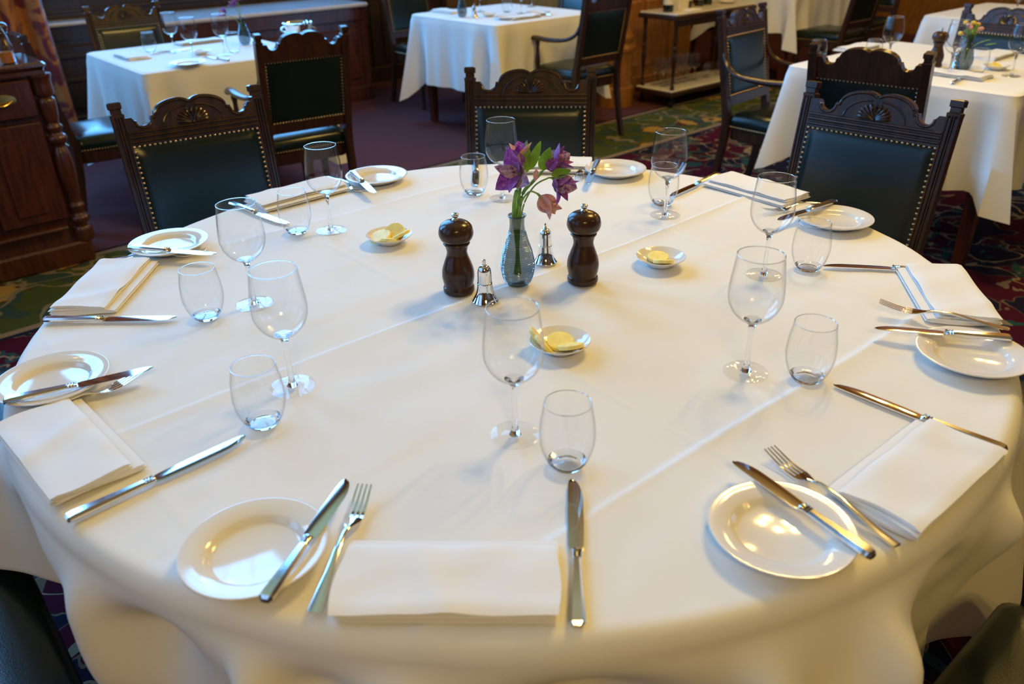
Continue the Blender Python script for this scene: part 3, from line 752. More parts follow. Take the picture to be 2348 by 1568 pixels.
# ------------------------------------------------------------------ butter dishes
def make_dish():
    return MB().lathe([(0.0005,0.0022),(0.020,0.0022),(0.0235,0.0008),(0.0255,0.0008),(0.028,0.004),(0.040,0.0105),(0.0500,0.0178),(0.0512,0.0192),(0.0505,0.0200),(0.0492,0.0196),(0.039,0.0128),(0.028,0.0072),(0.018,0.0050),(0.0005,0.0046)], 48, cap0=False, cap1=False).build('butter_dish', M['porcelain'], None, 50)
def pat_mesh():
    b = MB(); b.lathe([(0.0005,0),(0.0208,0),(0.0216,0.0008),(0.0218,0.0036),(0.0216,0.0064),(0.0208,0.0072),(0.0005,0.0074)], 32, cap0=False, cap1=False); return b
DISH = [((-0.267,0.248), 'small white dish heaped with butter slices, left of the pepper mills', [(-0.020,0.002,0.014,0.15,-0.25,0.15,1.15),(0.012,0.012,0.020,0.75,-0.1,-0.25,1.1),(0.029,-0.008,0.021,-0.40,-0.30,0.5,1.05),(0.004,-0.021,0.014,-0.30,0.1,0.1,0.95)]),
        ((0.311,0.088), 'small white dish with two butter rounds, right of the right pepper mill', [(-0.004,0.008,0.0135,0.12,0.0,0,1.0),(0.002,-0.021,0.0150,-0.36,0.0,-0.06,0.97)]),
        ((0.082,-0.266), 'small white dish of butter pats behind the front wine glass', [(0.000,0.006,0.0135,0.22,0.0,0,1.05),(0.016,-0.022,0.0180,-0.38,0.0,0.30,1.0),(-0.030,-0.006,0.016,0.2,0.85,0.5,1.0),(-0.042,0.010,0.022,0.15,0.95,0.3,0.9)])]
proto = make_dish(); proto['category'] = 'butter dish'; KIDS[proto.name] = []
DLAB = ['left butter dish', 'right butter dish', 'front butter dish']; pat = pat_mesh().build('butter_pat', M['butter'], None, 40); pat['category'] = 'butter'; KIDS[pat.name] = []; first = True
WHERE = ['flat against the rim', 'lying highest', 'standing on edge at the right', 'at the front rim']
for i, (p, lab, pats) in enumerate(DISH):
    o = place(proto, i > 0, (p[0], p[1], TZ), 0.2*i, lab, 'butter dishes on the round table')
    for j, (x, y, z, rx, ry, rz, sc) in enumerate(pats):
        q = place(pat, not first, (p[0]+x, p[1]+y, TZ+z-0.004), 0, 'yellow butter pat in the %s, %s' % (DLAB[i], (['flat at the left', 'heaped on top', 'leaning out at the right', 'tilted at the front'] if i == 0 else ['lying flat', 'standing on edge in front'] if i == 1 else ['lying flat in the middle', 'tilted at the front rim', 'tilted at the left', 'leftmost, seen through the wine glass'])[j]), 'butter pats'); first = False
        q.rotation_euler = (rx, ry, rz); q.scale = (sc, sc, 0.95)
BDISH = proto; BPAT = pat

# ------------------------------------------------------------------ pepper mills, salt shakers
def make_mill():
    r = empty('pepper_mill', '', 'pepper mill')
    MB().lathe(interp([(0.0268,0.0),(0.0298,0.002),(0.0305,0.007),(0.0295,0.012),(0.0275,0.0145),(0.0290,0.020),(0.0312,0.034),(0.0300,0.048),(0.0255,0.062),(0.0205,0.076),(0.0195,0.084),(0.0215,0.093),(0.0235,0.0975)], 4), 32).build('body', M['mill_wood'], r, 60)
    MB().lathe(interp([(0.0200,0.0975),(0.0248,0.0985),(0.0252,0.1015),(0.0222,0.1035)], 3), 32).build('neck_ring', M['mill_wood'], r, 60)
    MB().lathe(interp([(0.0215,0.1035),(0.0285,0.1075),(0.0325,0.1160),(0.0328,0.1240),(0.0298,0.1340),(0.0220,0.1410),(0.0110,0.1445),(0.001,0.1452)], 4), 32, cap1=False).build('head', M['mill_wood'], r, 60)
    MB().lathe([(0.0062,0.1440),(0.0066,0.1465),(0.0045,0.1485),(0.0036,0.1500),(0.0062,0.1520),(0.0070,0.1545),(0.0066,0.1570),(0.0050,0.1582),(0.001,0.1585)], 18, cap1=False).build('knob', M['silver'], r, 50)
    return r
proto = make_mill(); MILL = proto
place(proto, False, (-0.099,-0.022,TZ), 0, 'dark wooden pepper mill left of the blue vase', 'pepper mills on the round table')
place(proto, True, (0.144,0.012,TZ), 0.6, 'dark wooden pepper mill right of the blue vase', 'pepper mills on the round table')
def make_salt(tall):
    r = empty('salt_shaker', '', 'salt shaker')
    MB().lathe(interp([(0.0245,0.0),(0.0252,0.0015),(0.0235,0.004),(0.0190,0.012),(0.0155,0.022),(0.0138,0.033),(0.0134,0.036)], 4), 32).build('bell', M['polish'], r, 60)
    MB().lathe([(0.0134,0.036),(0.0140,0.0366),(0.0134,0.0374),(0.0140,0.0382),(0.0134,0.039)], 32).build('band', M['polish'], r, 60)
    MB().lathe(interp([(0.0133,0.039),(0.0130,0.050),(0.0128,0.058),(0.0115,0.066),(0.0075,0.0715),(0.003,0.0730)], 4), 32).build('cap', M['polish'], r, 60)
    pr = [(0.0030,0.0725),(0.0036,0.074),(0.0030,0.0755),(0.0030,0.083),(0.0033,0.0835),(0.0022,0.084)] if not tall else [(0.0040,0.0725),(0.0042,0.074),(0.0026,0.0755),(0.0036,0.0775),(0.0024,0.0790),(0.0028,0.0805),(0.0012,0.0845)]
    MB().lathe(pr, 14).build('finial', M['polish'], r, 50)
    return r
s1 = make_salt(False); s1['label'] = 'bell-shaped silver salt shaker in front of the left pepper mill'; s1.location = (-0.047,-0.069,TZ); s1['group'] = 'silver shakers'
s2 = make_salt(True); s2['label'] = 'bell-shaped silver shaker with pointed finial behind the blue vase'; s2.location = (0.075,0.116,TZ); s2['group'] = 'silver shakers'

# ------------------------------------------------------------------ vase and its flowers
VX, VY = 0.016, 0.004
def make_vase():
    base = interp([(0.0170,0.0005),(0.0225,0.004),(0.0290,0.018),(0.0325,0.036),(0.0322,0.050),(0.0275,0.072),(0.0205,0.094),(0.0155,0.114),(0.0142,0.128),(0.0150,0.140)], 24)
    prof = []
    for i, (r, z) in enumerate(base):
        a = 0.0011*math.sin(2*PI*z/0.0036) if 0.006 < z < 0.112 else 0
        prof.append((r+a, z))
    r = empty('bud_vase', 'smoky blue ribbed glass bud vase holding purple flowers at the table centre', 'vase', (VX, VY, TZ))
    MB().lathe(prof, 48, cap0=True, cap1=False).build('body', M['vase_glass'], r, 60)
    MB().lathe([(0.0150,0.1395),(0.0172,0.1405),(0.0178,0.1420),(0.0172,0.1435),(0.0155,0.1436),(0.0140,0.1425),(0.0140,0.1400),(0.0150,0.1395)], 40, cap0=False, cap1=False).build('rim', M['vase_glass'], r, 180)
    return r
make_vase()
def bez(p0, p1, p2, n=10):
    p0, p1, p2 = Vector(p0), Vector(p1), Vector(p2)
    return [(1-t)**2*p0 + 2*t*(1-t)*p1 + t*t*p2 for t in (k/n for k in range(n+1))]
def blade_mesh(L, W, curl, cup, tipw=0.5, n=9):
    """petal or leaf along +x, cupped in y, curling up in z"""
    b = MB()
    def f(i, j):
        t = i; s = j*2-1
        wd = W/2*math.sin(PI*min(1, t**0.75))**0.85*(1 if t < 0.999 else 0) + 0.0006
        x = L*(t - 0.12*curl*t*t); z = L*curl*0.5*t*t + cup*wd*(s*s)
        return (x, wd*s, z)
    def g(i, j): p = f(i, j); return (p[0], p[1], p[2]-0.0005)
    b.grid(n, 4, f); b.grid(n, 4, g, flip=True); return b
def frame(origin, d, up=(0,0,1), spin=0.0):
    x = Vector(d).normalized(); u = Vector(up)
    if abs(x.dot(u)) > 0.97: u = Vector((0.3, 1, 0.1))
    y = u.cross(x).normalized(); z = x.cross(y)
    m = Matrix((x, y, z)).transposed().to_4x4() @ Matrix.Rotation(spin, 4, 'X'); m.translation = Vector(origin); return m
def bloom(root, c, d, size, openness, mats, n=6):
    ax = frame(c, d)
    for k in range(n):
        inner = k % 2
        q = MB(); pm = blade_mesh(size*(1.0 if not inner else 0.92), size*(0.74 if not inner else 0.42), (0.55 if not inner else 0.25)*openness, -0.30)
        tilt = openness*(0.72 if not inner else 0.58)
        mm = ax @ Matrix.Rotation(2*PI*k/n + 0.3, 4, 'X') @ Matrix.Rotation(-tilt, 4, 'Y')
        q.add(pm.v, pm.f, mm); q.build('petal', mats[k % len(mats)], root, 60)
    for k in range(4):
        e = (ax @ Matrix.Rotation(2*PI*k/4, 4, 'X') @ Matrix.Rotation(-0.22, 4, 'Y'))
        MB().tube([e @ Vector((0,0,0)), e @ Vector((size*0.45,0,0.001)), e @ Vector((size*0.75,0,-0.004))], 0.0006, 5).build('stamen', M['pink'], root)
def flower(name, label, mouth, path, blooms, leaves=(), buds=(), thick=0.0034):
    r = empty(name, label, 'flower', (VX, VY, TZ+0.02)); inv = Matrix.Translation(-Vector((VX, VY, TZ+0.02)))
    before = set(COL.objects)
    foot = (VX + (VX-mouth[0])*0.7, VY + (VY-mouth[1])*0.7, T+0.022)
    pts = [Vector(foot), Vector(mouth)*0.5 + Vector(foot)*0.5] + [Vector(p) for p in path]
    cur = []
    for i in range(len(pts)-1):
        p0, p1, p2, p3 = pts[max(i-1,0)], pts[i], pts[i+1], pts[min(i+2,len(pts)-1)]
        for j in range(5):
            t = j/5; cur.append(0.5*((2*p1)+(p2-p0)*t+(2*p0-5*p1+4*p2-p3)*t*t+(3*p1-p0-3*p2+p3)*t**3))
    cur.append(pts[-1])
    MB().tube(cur, thick, 8).build('stem', M['stem'], r)
    for (c, d, size, op, mats) in blooms:
        bloom(r, c, d, size, op, mats); dv = Vector(d).normalized()
        MB().tube([Vector(path[-1]), Vector(c)-dv*0.004, Vector(c)+dv*0.006], [0.0014, 0.0022, 0.0034], 8).build('calyx', M['stem'], r)
    for (a, b_, wd) in leaves:
        a = Vector(a); b_ = Vector(b_); q = MB(); pm = blade_mesh((b_-a).length, wd, 0.18, 0.25, n=10)
        q.add(pm.v, pm.f, frame(a, b_-a, up=(0.1, -1, 0.35))); q.build('leaf', M['leaf'], r, 60)
    for (c, d, size) in buds:
        q = MB(); q.ball((0,0,0), 1.0, 12, 8, (size*0.42, size*0.42, size), frame(c, d) @ Matrix.Rotation(PI/2, 4, 'Y')); q.build('bud', M['pink'], r, 180)
    for o in COL.objects:
        if o not in before and o.parent == r: o.matrix_parent_inverse = inv
    return r
P_, D_, S_ = M['petal'], M['petal_dark'], M['throat']
flower('alstroemeria', 'purple alstroemeria bloom facing front left, largest in the blue vase', (0.011,0.000,0.893), [(0.010,0.0,0.893),(0.014,-0.002,0.935),(0.026,-0.004,0.968)], [((0.024,-0.006,0.976), (-0.62,-0.70,0.22), 0.056, 1.05, [P_, S_, D_])], [((0.036,0.0,0.976),(0.036,0.006,1.034),0.014)])
flower('alstroemeria', 'purple alstroemeria bloom pointing up behind the largest flower', (0.017,0.006,0.893), [(0.016,0.006,0.893),(0.022,0.006,0.94),(0.028,0.008,0.98)], [((0.027,0.008,0.986), (-0.15,0.10,1.0), 0.052, 0.6, [P_, M['pink'], P_])], [((0.040,0.004,0.980),(0.062,0.004,1.035),0.017)], [((0.039,0.012,0.994),(0.2,0.2,1),0.009)])
flower('alstroemeria', 'purple alstroemeria bloom opening to the upper right of the blue vase', (0.021,0.004,0.893), [(0.020,0.004,0.893),(0.028,0.004,0.935),(0.046,0.004,0.957),(0.064,0.004,0.976)], [((0.070,0.004,0.982), (0.82,-0.08,0.52), 0.058, 0.55, [P_, S_, D_])], [((0.062,0.002,0.980),(0.079,0.0,1.024),0.022)], [((0.052,-0.004,0.972),(0.1,-0.2,0.9),0.0115)])
flower('alstroemeria', 'purple alstroemeria bloom hanging to the right of the blue vase', (0.026,-0.002,0.893), [(0.024,-0.002,0.893),(0.034,-0.004,0.928),(0.052,-0.006,0.955),(0.076,-0.008,0.968)], [((0.084,-0.010,0.966), (0.72,-0.52,-0.42), 0.053, 0.78, [D_, S_, P_])], [((0.080,-0.010,0.973),(0.117,-0.012,0.982),0.017)], thick=0.0015)
flower('alstroemeria', 'pale pink alstroemeria bloom drooping at the right of the vase', (0.019,-0.006,0.893), [(0.018,-0.006,0.893),(0.026,-0.008,0.925),(0.040,-0.010,0.943),(0.052,-0.012,0.941)], [((0.058,-0.012,0.936), (0.66,-0.15,-0.72), 0.050, 0.38, [M['pink'], M['pink'], M['pink']])], thick=0.0017)

# ------------------------------------------------------------------ chairs, local: origin on the floor under the seat centre, facing +y
def make_chair(arms):
    r = empty('armchair' if arms else 'dining_chair', '', 'chair')
    top = Vector((0, -0.29, 0.945)); dn = (Vector((0, -0.205, 0.46)) - top).normalized(); nr = Vector((0, -dn.z, dn.y)).normalized()
    if nr.y < 0: nr = -nr
    def BP(x, h, t): return top + Vector((x, 0, 0)) + dn*h + nr*t
    def BM(x, h, t): 
        p = BP(x, h, t); return Matrix(((1,0,0,p.x),(0,nr.y,-dn.y,p.y),(0,nr.z,-dn.z,p.z),(0,0,0,1)))
    # fluted back posts running down into the rear legs
    def post_ring(c, w_, xdir, ydir, fl):
        pts = []; h = w_/2
        front = [(-h,h),(-h*0.72,h),(-h*0.62,h-fl),(-h*0.42,h-fl),(-h*0.30,h),(-h*0.12,h),(0,h-fl),(h*0.12,h),(h*0.30,h),(h*0.42,h-fl),(h*0.62,h-fl),(h*0.72,h),(h,h)]
        prof = [(h,-h),(-h,-h)] + front
        return [c + xdir*a + ydir*b for a, b in prof]
    X = Vector((1,0,0)); Y = Vector((0,1,0))
    for s in (-1, 1):
        secs = []
        for h, w_, fl in ((0,0.026,0),(0.003,0.0335,0),(0.018,0.0335,0),(0.0205,0.026,0),(0.032,0.026,0),(0.035,0.035,0),(0.042,0.034,0.0),(0.047,0.033,0.004),(0.30,0.033,0.004),(0.415,0.034,0.004),(0.425,0.034,0)):
            secs.append(post_ring(BP(0.200*s - 0.004*s*h/0.42, h, -0.004), w_, X, nr, fl))
        for (y, z, w_) in ((-0.203, 0.46, 0.036), (-0.200, 0.40, 0.036), (-0.212, 0.28, 0.033), (-0.238, 0.12, 0.030), (-0.268, 0.0, 0.028)):
            secs.append(post_ring(Vector((0.196*s, y-0.004, z)), w_, X, Y, 0))
        MB().sweep(secs).build('back_post', M['chair_wood'], r, 25)
    # crest rail outline (half), mirrored
    half = [(0.184,0.125),(0.184,0.046),(0.166,0.046),(0.163,0.052)]
    for k in range(9):
        a = PI*k/8; half.append((0.138 + 0.023*math.cos(a), 0.052 + 0.020*math.sin(a)))
    half += [(0.113,0.047),(0.104,0.047),(0.103,0.043)]
    for k in range(1, 13):
        a = (PI/2)*k/12; half.append((0.030 + 0.073*math.cos(a), 0.043 - 0.036*math.sin(a)))
    half += [(0.020,0.0085),(0.010,0.012),(0.003,0.0165)]
    outline = half + [(-x, h) for x, h in reversed(half)]
    o = MB().prism(outline, lambda x, h: BP(x, h, 0.013), lambda x, h: BP(x, h, -0.013)).build('crest_rail', M['chair_wood'], r, 30)
    # raised scroll moulding following the top edge
    for sgn in (-1, 1):
        edge = [(x*0.985*sgn, h+0.006) for x, h in half[3:]]
        MB().tube([BP(x, h, 0.013) for x, h in edge], 0.0042, 6).build('scroll_moulding', M['chair_wood'], o)
        arc = [(sgn*(0.014 + 0.072*math.cos(a)), 0.082 - 0.050*math.sin(a)) for a in [PI/2*k/10 for k in range(11)]]
        MB().tube([BP(x, h, 0.013) for x, h in arc], 0.003, 6).build('scroll_moulding', M['chair_wood'], o)
    sh = MB()
    for k in range(11):
        a = PI*(0.06 + 0.88*k/10); L = 0.054*(0.75+0.25*math.sin(a)); c = (0.0, 0.081)
        p = [BP(c[0]+L*t*math.cos(a)*1.1, c[1]-L*t*math.sin(a)*0.82, 0.0125 + 0.004*math.sin(PI*t)) for t in (0.12, 0.4, 0.7, 0.92, 1.0)]
        sh.tube(p, [0.0015, 0.0036, 0.0055, 0.0045, 0.0015], 6)
    sh.ball(BP(0, 0.080, 0.014), 0.006, 8, 6); so = sh.build('shell_carving', M['chair_wood'], o)
    # moulded rails above and below the leather
    for nm, h0, h1 in (('top_rail', 0.083, 0.123), ('bottom_rail', 0.410, 0.455)):
        b = MB(); b.box(-0.186, 0.186, -0.012, 0.014, -(h1), -(h0), BM(0, 0, 0)); bo = b.build(nm, M['chair_wood'], r, 0)
        if nm == 'top_rail':
            for hh, rr in ((0.088, 0.0045), (0.101, 0.0055), (0.114, 0.0045)):
                MB().tube([BP(-0.184, hh, 0.0135), BP(0.184, hh, 0.0135)], rr, 8).build('reeding', M['chair_wood'], bo)
    # leather back panel, padded in front and flat behind
    b = MB(); h0, h1, xw = 0.1225, 0.411, 0.185
    def pad(t0, amp, sg):
        def f(i, j):
            x = -xw + 2*xw*i; h = h0 + (h1-h0)*j; e = min(1, min(i, 1-i)/0.09)*1.0; g = min(1, min(j, 1-j)/0.11)
            k = math.sqrt(max(0, 1-(1-e)**2))*math.sqrt(max(0, 1-(1-g)**2))
            return BP(x, h, sg*(t0 + amp*k*(0.75+0.25*math.sin(PI*i)*math.sin(PI*j))))
        return f
    b.grid(20, 16, pad(0.008, 0.013, 1), flip=True); b.grid(12, 10, pad(0.006, 0.004, -1))
    b.build('back_panel', M['leather'], r, 180)
    nb = MB()
    def nail(p, n, sz=0.0047):
        m = frame(p, n) @ Matrix.Rotation(PI/2, 4, 'Y'); nb.ball((0,0,0), sz, 6, 2, (1,1,0.7), m, half=True)
    for sg, t in ((1, 0.0125), (-1, 0.0095)):
        nx = 25
        for k in range(nx+1):
            x = -0.179 + 0.358*k/nx
            for h in (0.1275, 0.4055): nail(BP(x, h, sg*t), nr*sg)
        for k in range(1, 19):
            h = 0.1275 + 0.278*k/19
            for x in (-0.179, 0.179): nail(BP(x, h, sg*t), nr*sg)
    nb.build('nail_trim', M['brass_nail'], r, 60)['kind'] = 'stuff'
    # seat
    yb, yf, wb, wf = -0.195, 0.205, 0.200, 0.232
    def ring(ix, z):
        out = []
        for k, (x, y) in enumerate(((-wb, yb), (wb, yb), (wf, yf), (-wf, yf))):
            cx, cy = (x + (ix if x < 0 else -ix), y + (ix if y < 0 else -ix)); rr = 0.03
            for q in range(5):
                a = {0: PI, 1: 1.5*PI, 2: 0, 3: 0.5*PI}[k] + PI/2*q/4
                out.append(Vector((cx + (rr if x < 0 else -rr) + rr*math.cos(a), cy + (rr if y < 0 else -rr) + rr*math.sin(a), z)))
        return out
    rings = [ring(0.004, 0.395), ring(0.0, 0.40), ring(-0.003, 0.425), ring(0.0, 0.448), ring(0.016, 0.463), ring(0.05, 0.472), ring(0.10, 0.477), ring(0.16, 0.479)]
    MB().sweep(rings).build('seat', M['leather'], r, 60)
    ns = MB()
    per = ring(-0.001, 0.402); 
    for k in range(20):
        a, c = per[k], per[(k+1) % 20]; L = (c-a).length; m_ = max(1, int(L/0.0128))
        for q in range(m_):
            p = a + (c-a)*(q/m_); nn = Vector((p.x, p.y*0.9, 0)); nn = Vector((c-a)).cross(Vector((0,0,1)))
            mm = frame(p, nn) @ Matrix.Rotation(PI/2, 4, 'Y'); ns.ball((0,0,0), 0.0040, 6, 2, (1,1,0.7), mm, half=True)
    ns.build('seat_nail_trim', M['brass_nail'], r, 60)['kind'] = 'stuff'
    MB().sweep([ring(0.012, 0.335), ring(0.006, 0.34), ring(0.006, 0.395)]).build('seat_rail', M['chair_wood'], r, 40)
    leg = interp([(0.012,0.0),(0.016,0.02),(0.013,0.045),(0.017,0.12),(0.022,0.24),(0.020,0.262),(0.014,0.268),(0.023,0.278),(0.023,0.290),(0.016,0.297),(0.024,0.305),(0.025,0.345)], 3)
    for s in (-1, 1):
        MB().lathe(leg, 16, Matrix.Translation((0.198*s, 0.170, 0))).build('front_leg', M['chair_wood'], r, 50)
    if arms:
        for s in (-1, 1):
            pts = [BP(0.200*s, 0.20, 0.01), Vector((0.215*s, -0.215, 0.690)), Vector((0.232*s, -0.14, 0.655)), Vector((0.240*s, 0.0, 0.645)), Vector((0.238*s, 0.12, 0.648)), Vector((0.232*s, 0.19, 0.640)), Vector((0.230*s, 0.205, 0.628))]
            cur = []
            for i in range(len(pts)-1):
                p0, p1, p2, p3 = pts[max(i-1,0)], pts[i], pts[i+1], pts[min(i+2,len(pts)-1)]
                for j in range(4):
                    t = j/4; cur.append(0.5*((2*p1)+(p2-p0)*t+(2*p0-5*p1+4*p2-p3)*t*t+(3*p1-p0-3*p2+p3)*t**3))
            cur.append(pts[-1])
            MB().tube(cur, [0.016 + 0.006*sstep((k-6)/8) for k in range(len(cur))], 10, flat=0.72).build('armrest', M['chair_wood'], r)
            MB().lathe(interp([(0.012,0.0),(0.014,0.03),(0.010,0.05),(0.018,0.10),(0.013,0.16),(0.011,0.20),(0.016,0.225),(0.014,0.245)], 3), 14, Matrix.Translation((0.236*s, 0.105, 0.395))).build('arm_support', M['chair_wood'], r, 50)
    return r
def chair_at(proto, used, mid, f, label, group):
    """mid: ground point under the middle of the back's top; f: facing"""
    f = Vector((f[0], f[1])).normalized(); loc = Vector(mid[:2]) + f*0.29
    return place(proto, used, (loc.x, loc.y, 0), math.atan2(f.y, f.x) - PI/2, label, group)
G1 = 'green leather chairs at the round table'; G2 = 'green leather chairs at the square tables'
side = make_chair(False); arm = make_chair(True)
def radial(deg, r, rot=0):
    a = math.radians(deg); b = math.radians(deg+rot); return ((r*math.cos(a), r*math.sin(a)), (-math.cos(b), -math.sin(b)))
chair_at(side, False, (-0.934, 0.980), (0.555, -0.832), 'green leather dining chair at the round table, nearest the sideboard', G1)
chair_at(side, True, (0.082, 1.293), (-0.09, -0.996), 'green leather dining chair at the round table, directly behind the purple flowers', G1)
chair_at(side, True, (1.030, 0.807), (-0.719, -0.695), 'green leather dining chair at the round table, behind the right far side plate', G1)
for (deg, r, lab) in ((220, 1.40, 'leather chair half hidden under the cloth at the bottom left corner'), (178, 1.37, 'leather chair hidden behind the left edge of the round table'), (-7, 1.44, 'leather chair whose nailed seat edge shows beside the right hem of the cloth'), (-50, 1.40, 'leather chair with a glossy seat showing at the bottom right corner')):
    m, f = radial(deg, r); chair_at(side, True, m, f, lab, G1)
chair_at(side, True, (1.289, 1.532), (0.668, 0.745), 'green leather dining chair seen from behind, facing the square table on the right', G2)
chair_at(side, True, UV(0.66, 4.30), -VS, 'leather chair behind the square table at the window bench, shiny front toward the camera', G2)
chair_at(side, True, (-2.272, 2.535), US, 'leather chair with a bright blue gleaming seat between sideboard and left square table', G2)
chair_at(side, True, UV(2.95, 4.75), -VS, 'leather chair behind the middle square table beside the dark alcove', G2)
chair_at(side, True, (2.39, 2.611), -US, 'leather chair with carved crest beyond the right square table', G2)
chair_at(side, True, UV(3.95, 3.75)*1.0 + US*0.0, -US, 'blue gleaming leather chair at the far end of the middle square table', G2)
chair_at(side, True, UV(5.62, 2.25), VS, 'leather chair seen from behind at the far table with long cloth corners', G2)
chair_at(side, True, UV(6.75, 2.75), -US, 'leather chair at the right end of the far table', G2)
chair_at(side, True, UV(5.9, 4.05), -VS, 'leather chair on the far side of the far table', G2)
chair_at(arm, False, (-0.897, 2.346), (-0.545, 0.840), 'green leather armchair seen from behind, facing the left square table', 'leather armchairs')
chair_at(arm, True, (0.650, 3.960), (-0.66, 0.75), 'green leather armchair seen from behind at the middle square table beside the pillar', 'leather armchairs')
chair_at(arm, True, (1.189, 2.868), (0.71, -0.70), 'green leather armchair facing right beside the square table with the dark pepper mill', 'leather armchairs')

# ------------------------------------------------------------------ square tables with white cloths
def square_table(u0, u1, v0, v1, label, clabel, hang=0.44, seed=1, corner=0.14, flare=0.14):
    c = UV((u0+u1)/2, (v0+v1)/2); a, b_ = (u1-u0)/2, (v1-v0)/2
    t = empty('square_table', label, 'table', c, TH, 'square tables')
    MB().box(-a+0.02, a-0.02, -b_+0.02, b_-0.02, T-0.035, T-0.007, b=0.006).build('tabletop', M['mahogany'], t, 0)
    for sx in (-1, 1):
        for sy in (-1, 1):
            MB().sweep([[Vector((sx*(a-0.09)+x*k, sy*(b_-0.09)+y*k, z)) for x, y in ((-1,-1),(1,-1),(1,1),(-1,1))] for z, k in ((0.0, 0.02), (0.03, 0.022), (0.60, 0.032), (T-0.035, 0.034))]).build('leg', M['mahogany'], t, 20)
    # cloth: rounded-square rings on the top, then the hanging sides with flared folds at the corners
    rnd = random.Random(seed); n = 160; mb = MB(); rows = []
    def pt(k, ix=0.0):
        """perimeter point k of the table top, inset ix, and outward normal, corner weight"""
        s = 4*k/n; q = int(s) % 4; f = s - int(s)
        corners = [(-1,-1),(1,-1),(1,1),(-1,1)]
        p0, p1 = corners[q], corners[(q+1) % 4]
        x = p0[0] + (p1[0]-p0[0])*f; y = p0[1] + (p1[1]-p0[1])*f
        e = min(f, 1-f); cw = math.exp(-(e/0.10)**2)
        nx, ny = [(0,-1),(1,0),(0,1),(-1,0)][q]
        cx = (p0 if f < 0.5 else p1); g = 0.5*math.exp(-(e/0.035)**2)
        d = Vector((nx*(1-g)+cx[0]*g*0.75, ny*(1-g)+cx[1]*g*0.75)).normalized()
        X = x*(a-ix); Y = y*(b_-ix)
        rad = 0.018*math.exp(-(e/0.02)**2)
        return Vector((X - cx[0]*rad*0.5, Y - cx[1]*rad*0.5, 0)), d, cw, e, q, f
    for ix in (min(a, b_)-0.005, min(a, b_)*0.6, min(a, b_)*0.25, 0.03, 0.012):
        rows.append([pt(k, ix)[0] + Vector((0, 0, T)) for k in range(n)])
    for g in (0.5, 1.0):
        rows.append([pt(k)[0] + Vector((0, 0, T - 0.012*g)) for k in range(n)])
    ND = 18; ph = [rnd.uniform(0, 6) for _ in range(6)]
    for r_ in range(1, ND+1):
        t_ = r_/ND; row = []
        for k in range(n):
            p, d, cw, e, q, f = pt(k)
            L = (hang + corner*math.exp(-(e/0.055)**2)) * t_
            out = 0.006 + flare*t_**1.1*math.exp(-(e/0.040)**2) - 0.060*t_*math.exp(-((e-0.12)/0.045)**2) + 0.035*t_*math.exp(-((e-0.23)/0.05)**2) + 0.012*t_*math.sin(f*15+ph[q]) + 0.010*t_*math.sin(f*31+ph[(q+2) % 4])
            row.append(p + Vector((d.x*out, d.y*out, T-0.012-L)))
        rows.append(row)
    vs = [p for r_ in rows for p in r_]; fs = []
    for r_ in range(len(rows)-1):
        for k in range(n):
            j = (k+1) % n; fs.append((r_*n+k, r_*n+j, r_*n+n+j, r_*n+n+k))
    fs.append(tuple(range(n)))
    o = mb.add(vs, fs).build('tablecloth', M['linen'], None, 50); fix_normals(o)
    o.location = c; o.rotation_euler = (0, 0, TH); tag(o, clabel, 'tablecloth', 'white cloths on the square tables')
square_table(0.30, 1.20, 3.00, 3.92, 'square table under the cloth beside the window bench', 'white cloth on the square table before the window bench', hang=0.50, seed=2, corner=0.1)
square_table(2.49, 3.40, 3.05, 4.00, 'square table with a dark leg below the blue-lit cloth in the middle background', 'white cloth with a blue-lit side on the middle square table', seed=3)
square_table(2.48, 3.45, 0.00, 0.98, 'square table under the cloth at the right with the dark pepper mill on it', 'white cloth on the right square table carrying the dark pepper mill', hang=0.385, seed=4, corner=0.07, flare=0.095)
square_table(4.56, 5.50, 0.42, 1.35, 'square table behind the leather chair at the top right corner', 'white cloth on the table at the top right corner', seed=5)
square_table(5.30, 6.20, 2.72, 3.60, 'square table in the far background behind the trolley', 'white cloth with long hanging corners in the far background', hang=0.30, seed=6, corner=0.13)

# things on the square tables
def put(proto, x, y, label, group, rz=0.0, z=T+0.001): return place(proto, True, (x, y, z), rz, label, group)
GA, GB, GC = 'place settings on the left square table', 'place settings on the middle square table', 'place settings on the right square table'
put(WINE, -1.768, 3.114, 'wine glass on the left square table nearest the chair back', GA)
put(WINE, -1.580, 2.860, 'wine glass in the middle of the left square table', GA)
put(WINE, -1.461, 2.990, 'wine glass under the purple flower on the left square table', GA)
put(TUMB, -1.919, 3.170, 'tumbler on the left square table in front of the far chair', GA)
put(TUMB, -1.439, 3.082, 'tumbler beside the teal vase on the left square table', GA)
put(PLATE, -1.549, 2.680, 'side plate at the near edge of the left square table', GA)
put(BDISH, -1.60, 3.03, 'white butter dish among the glasses on the left square table', GA)
def napk(p, ang, label, group, seed):
    o = make_napkin(seed); o.location = (p[0], p[1], T+0.001); o.rotation_euler = (0, 0, ang); tag(o, label, 'napkin', group)
napk((-1.95, 2.98), TH-PI/2, 'folded napkin on the left square table near its left corner', GA, 21)
napk((-1.75, 3.45), TH, 'folded napkin at the back of the left square table', GA, 22)
lay(KNIFE, True, (-1.40, 2.80), (-1.54, 2.93), 0.245, T+0.002, 'table knife beside the plate on the left square table', GA)
lay(KNIFE, True, (-1.86, 3.05), (-1.72, 3.22), 0.245, T+0.002, 'table knife beside the left napkin on the left square table', GA)
def vase_at(p, label, fl, kind):
    src = [o for o in COL.objects if o.name == 'bud_vase'][0]
    o = copy_tree(src); o['label'] = label; o.location = (p[0], p[1], T+0.001)
    return o
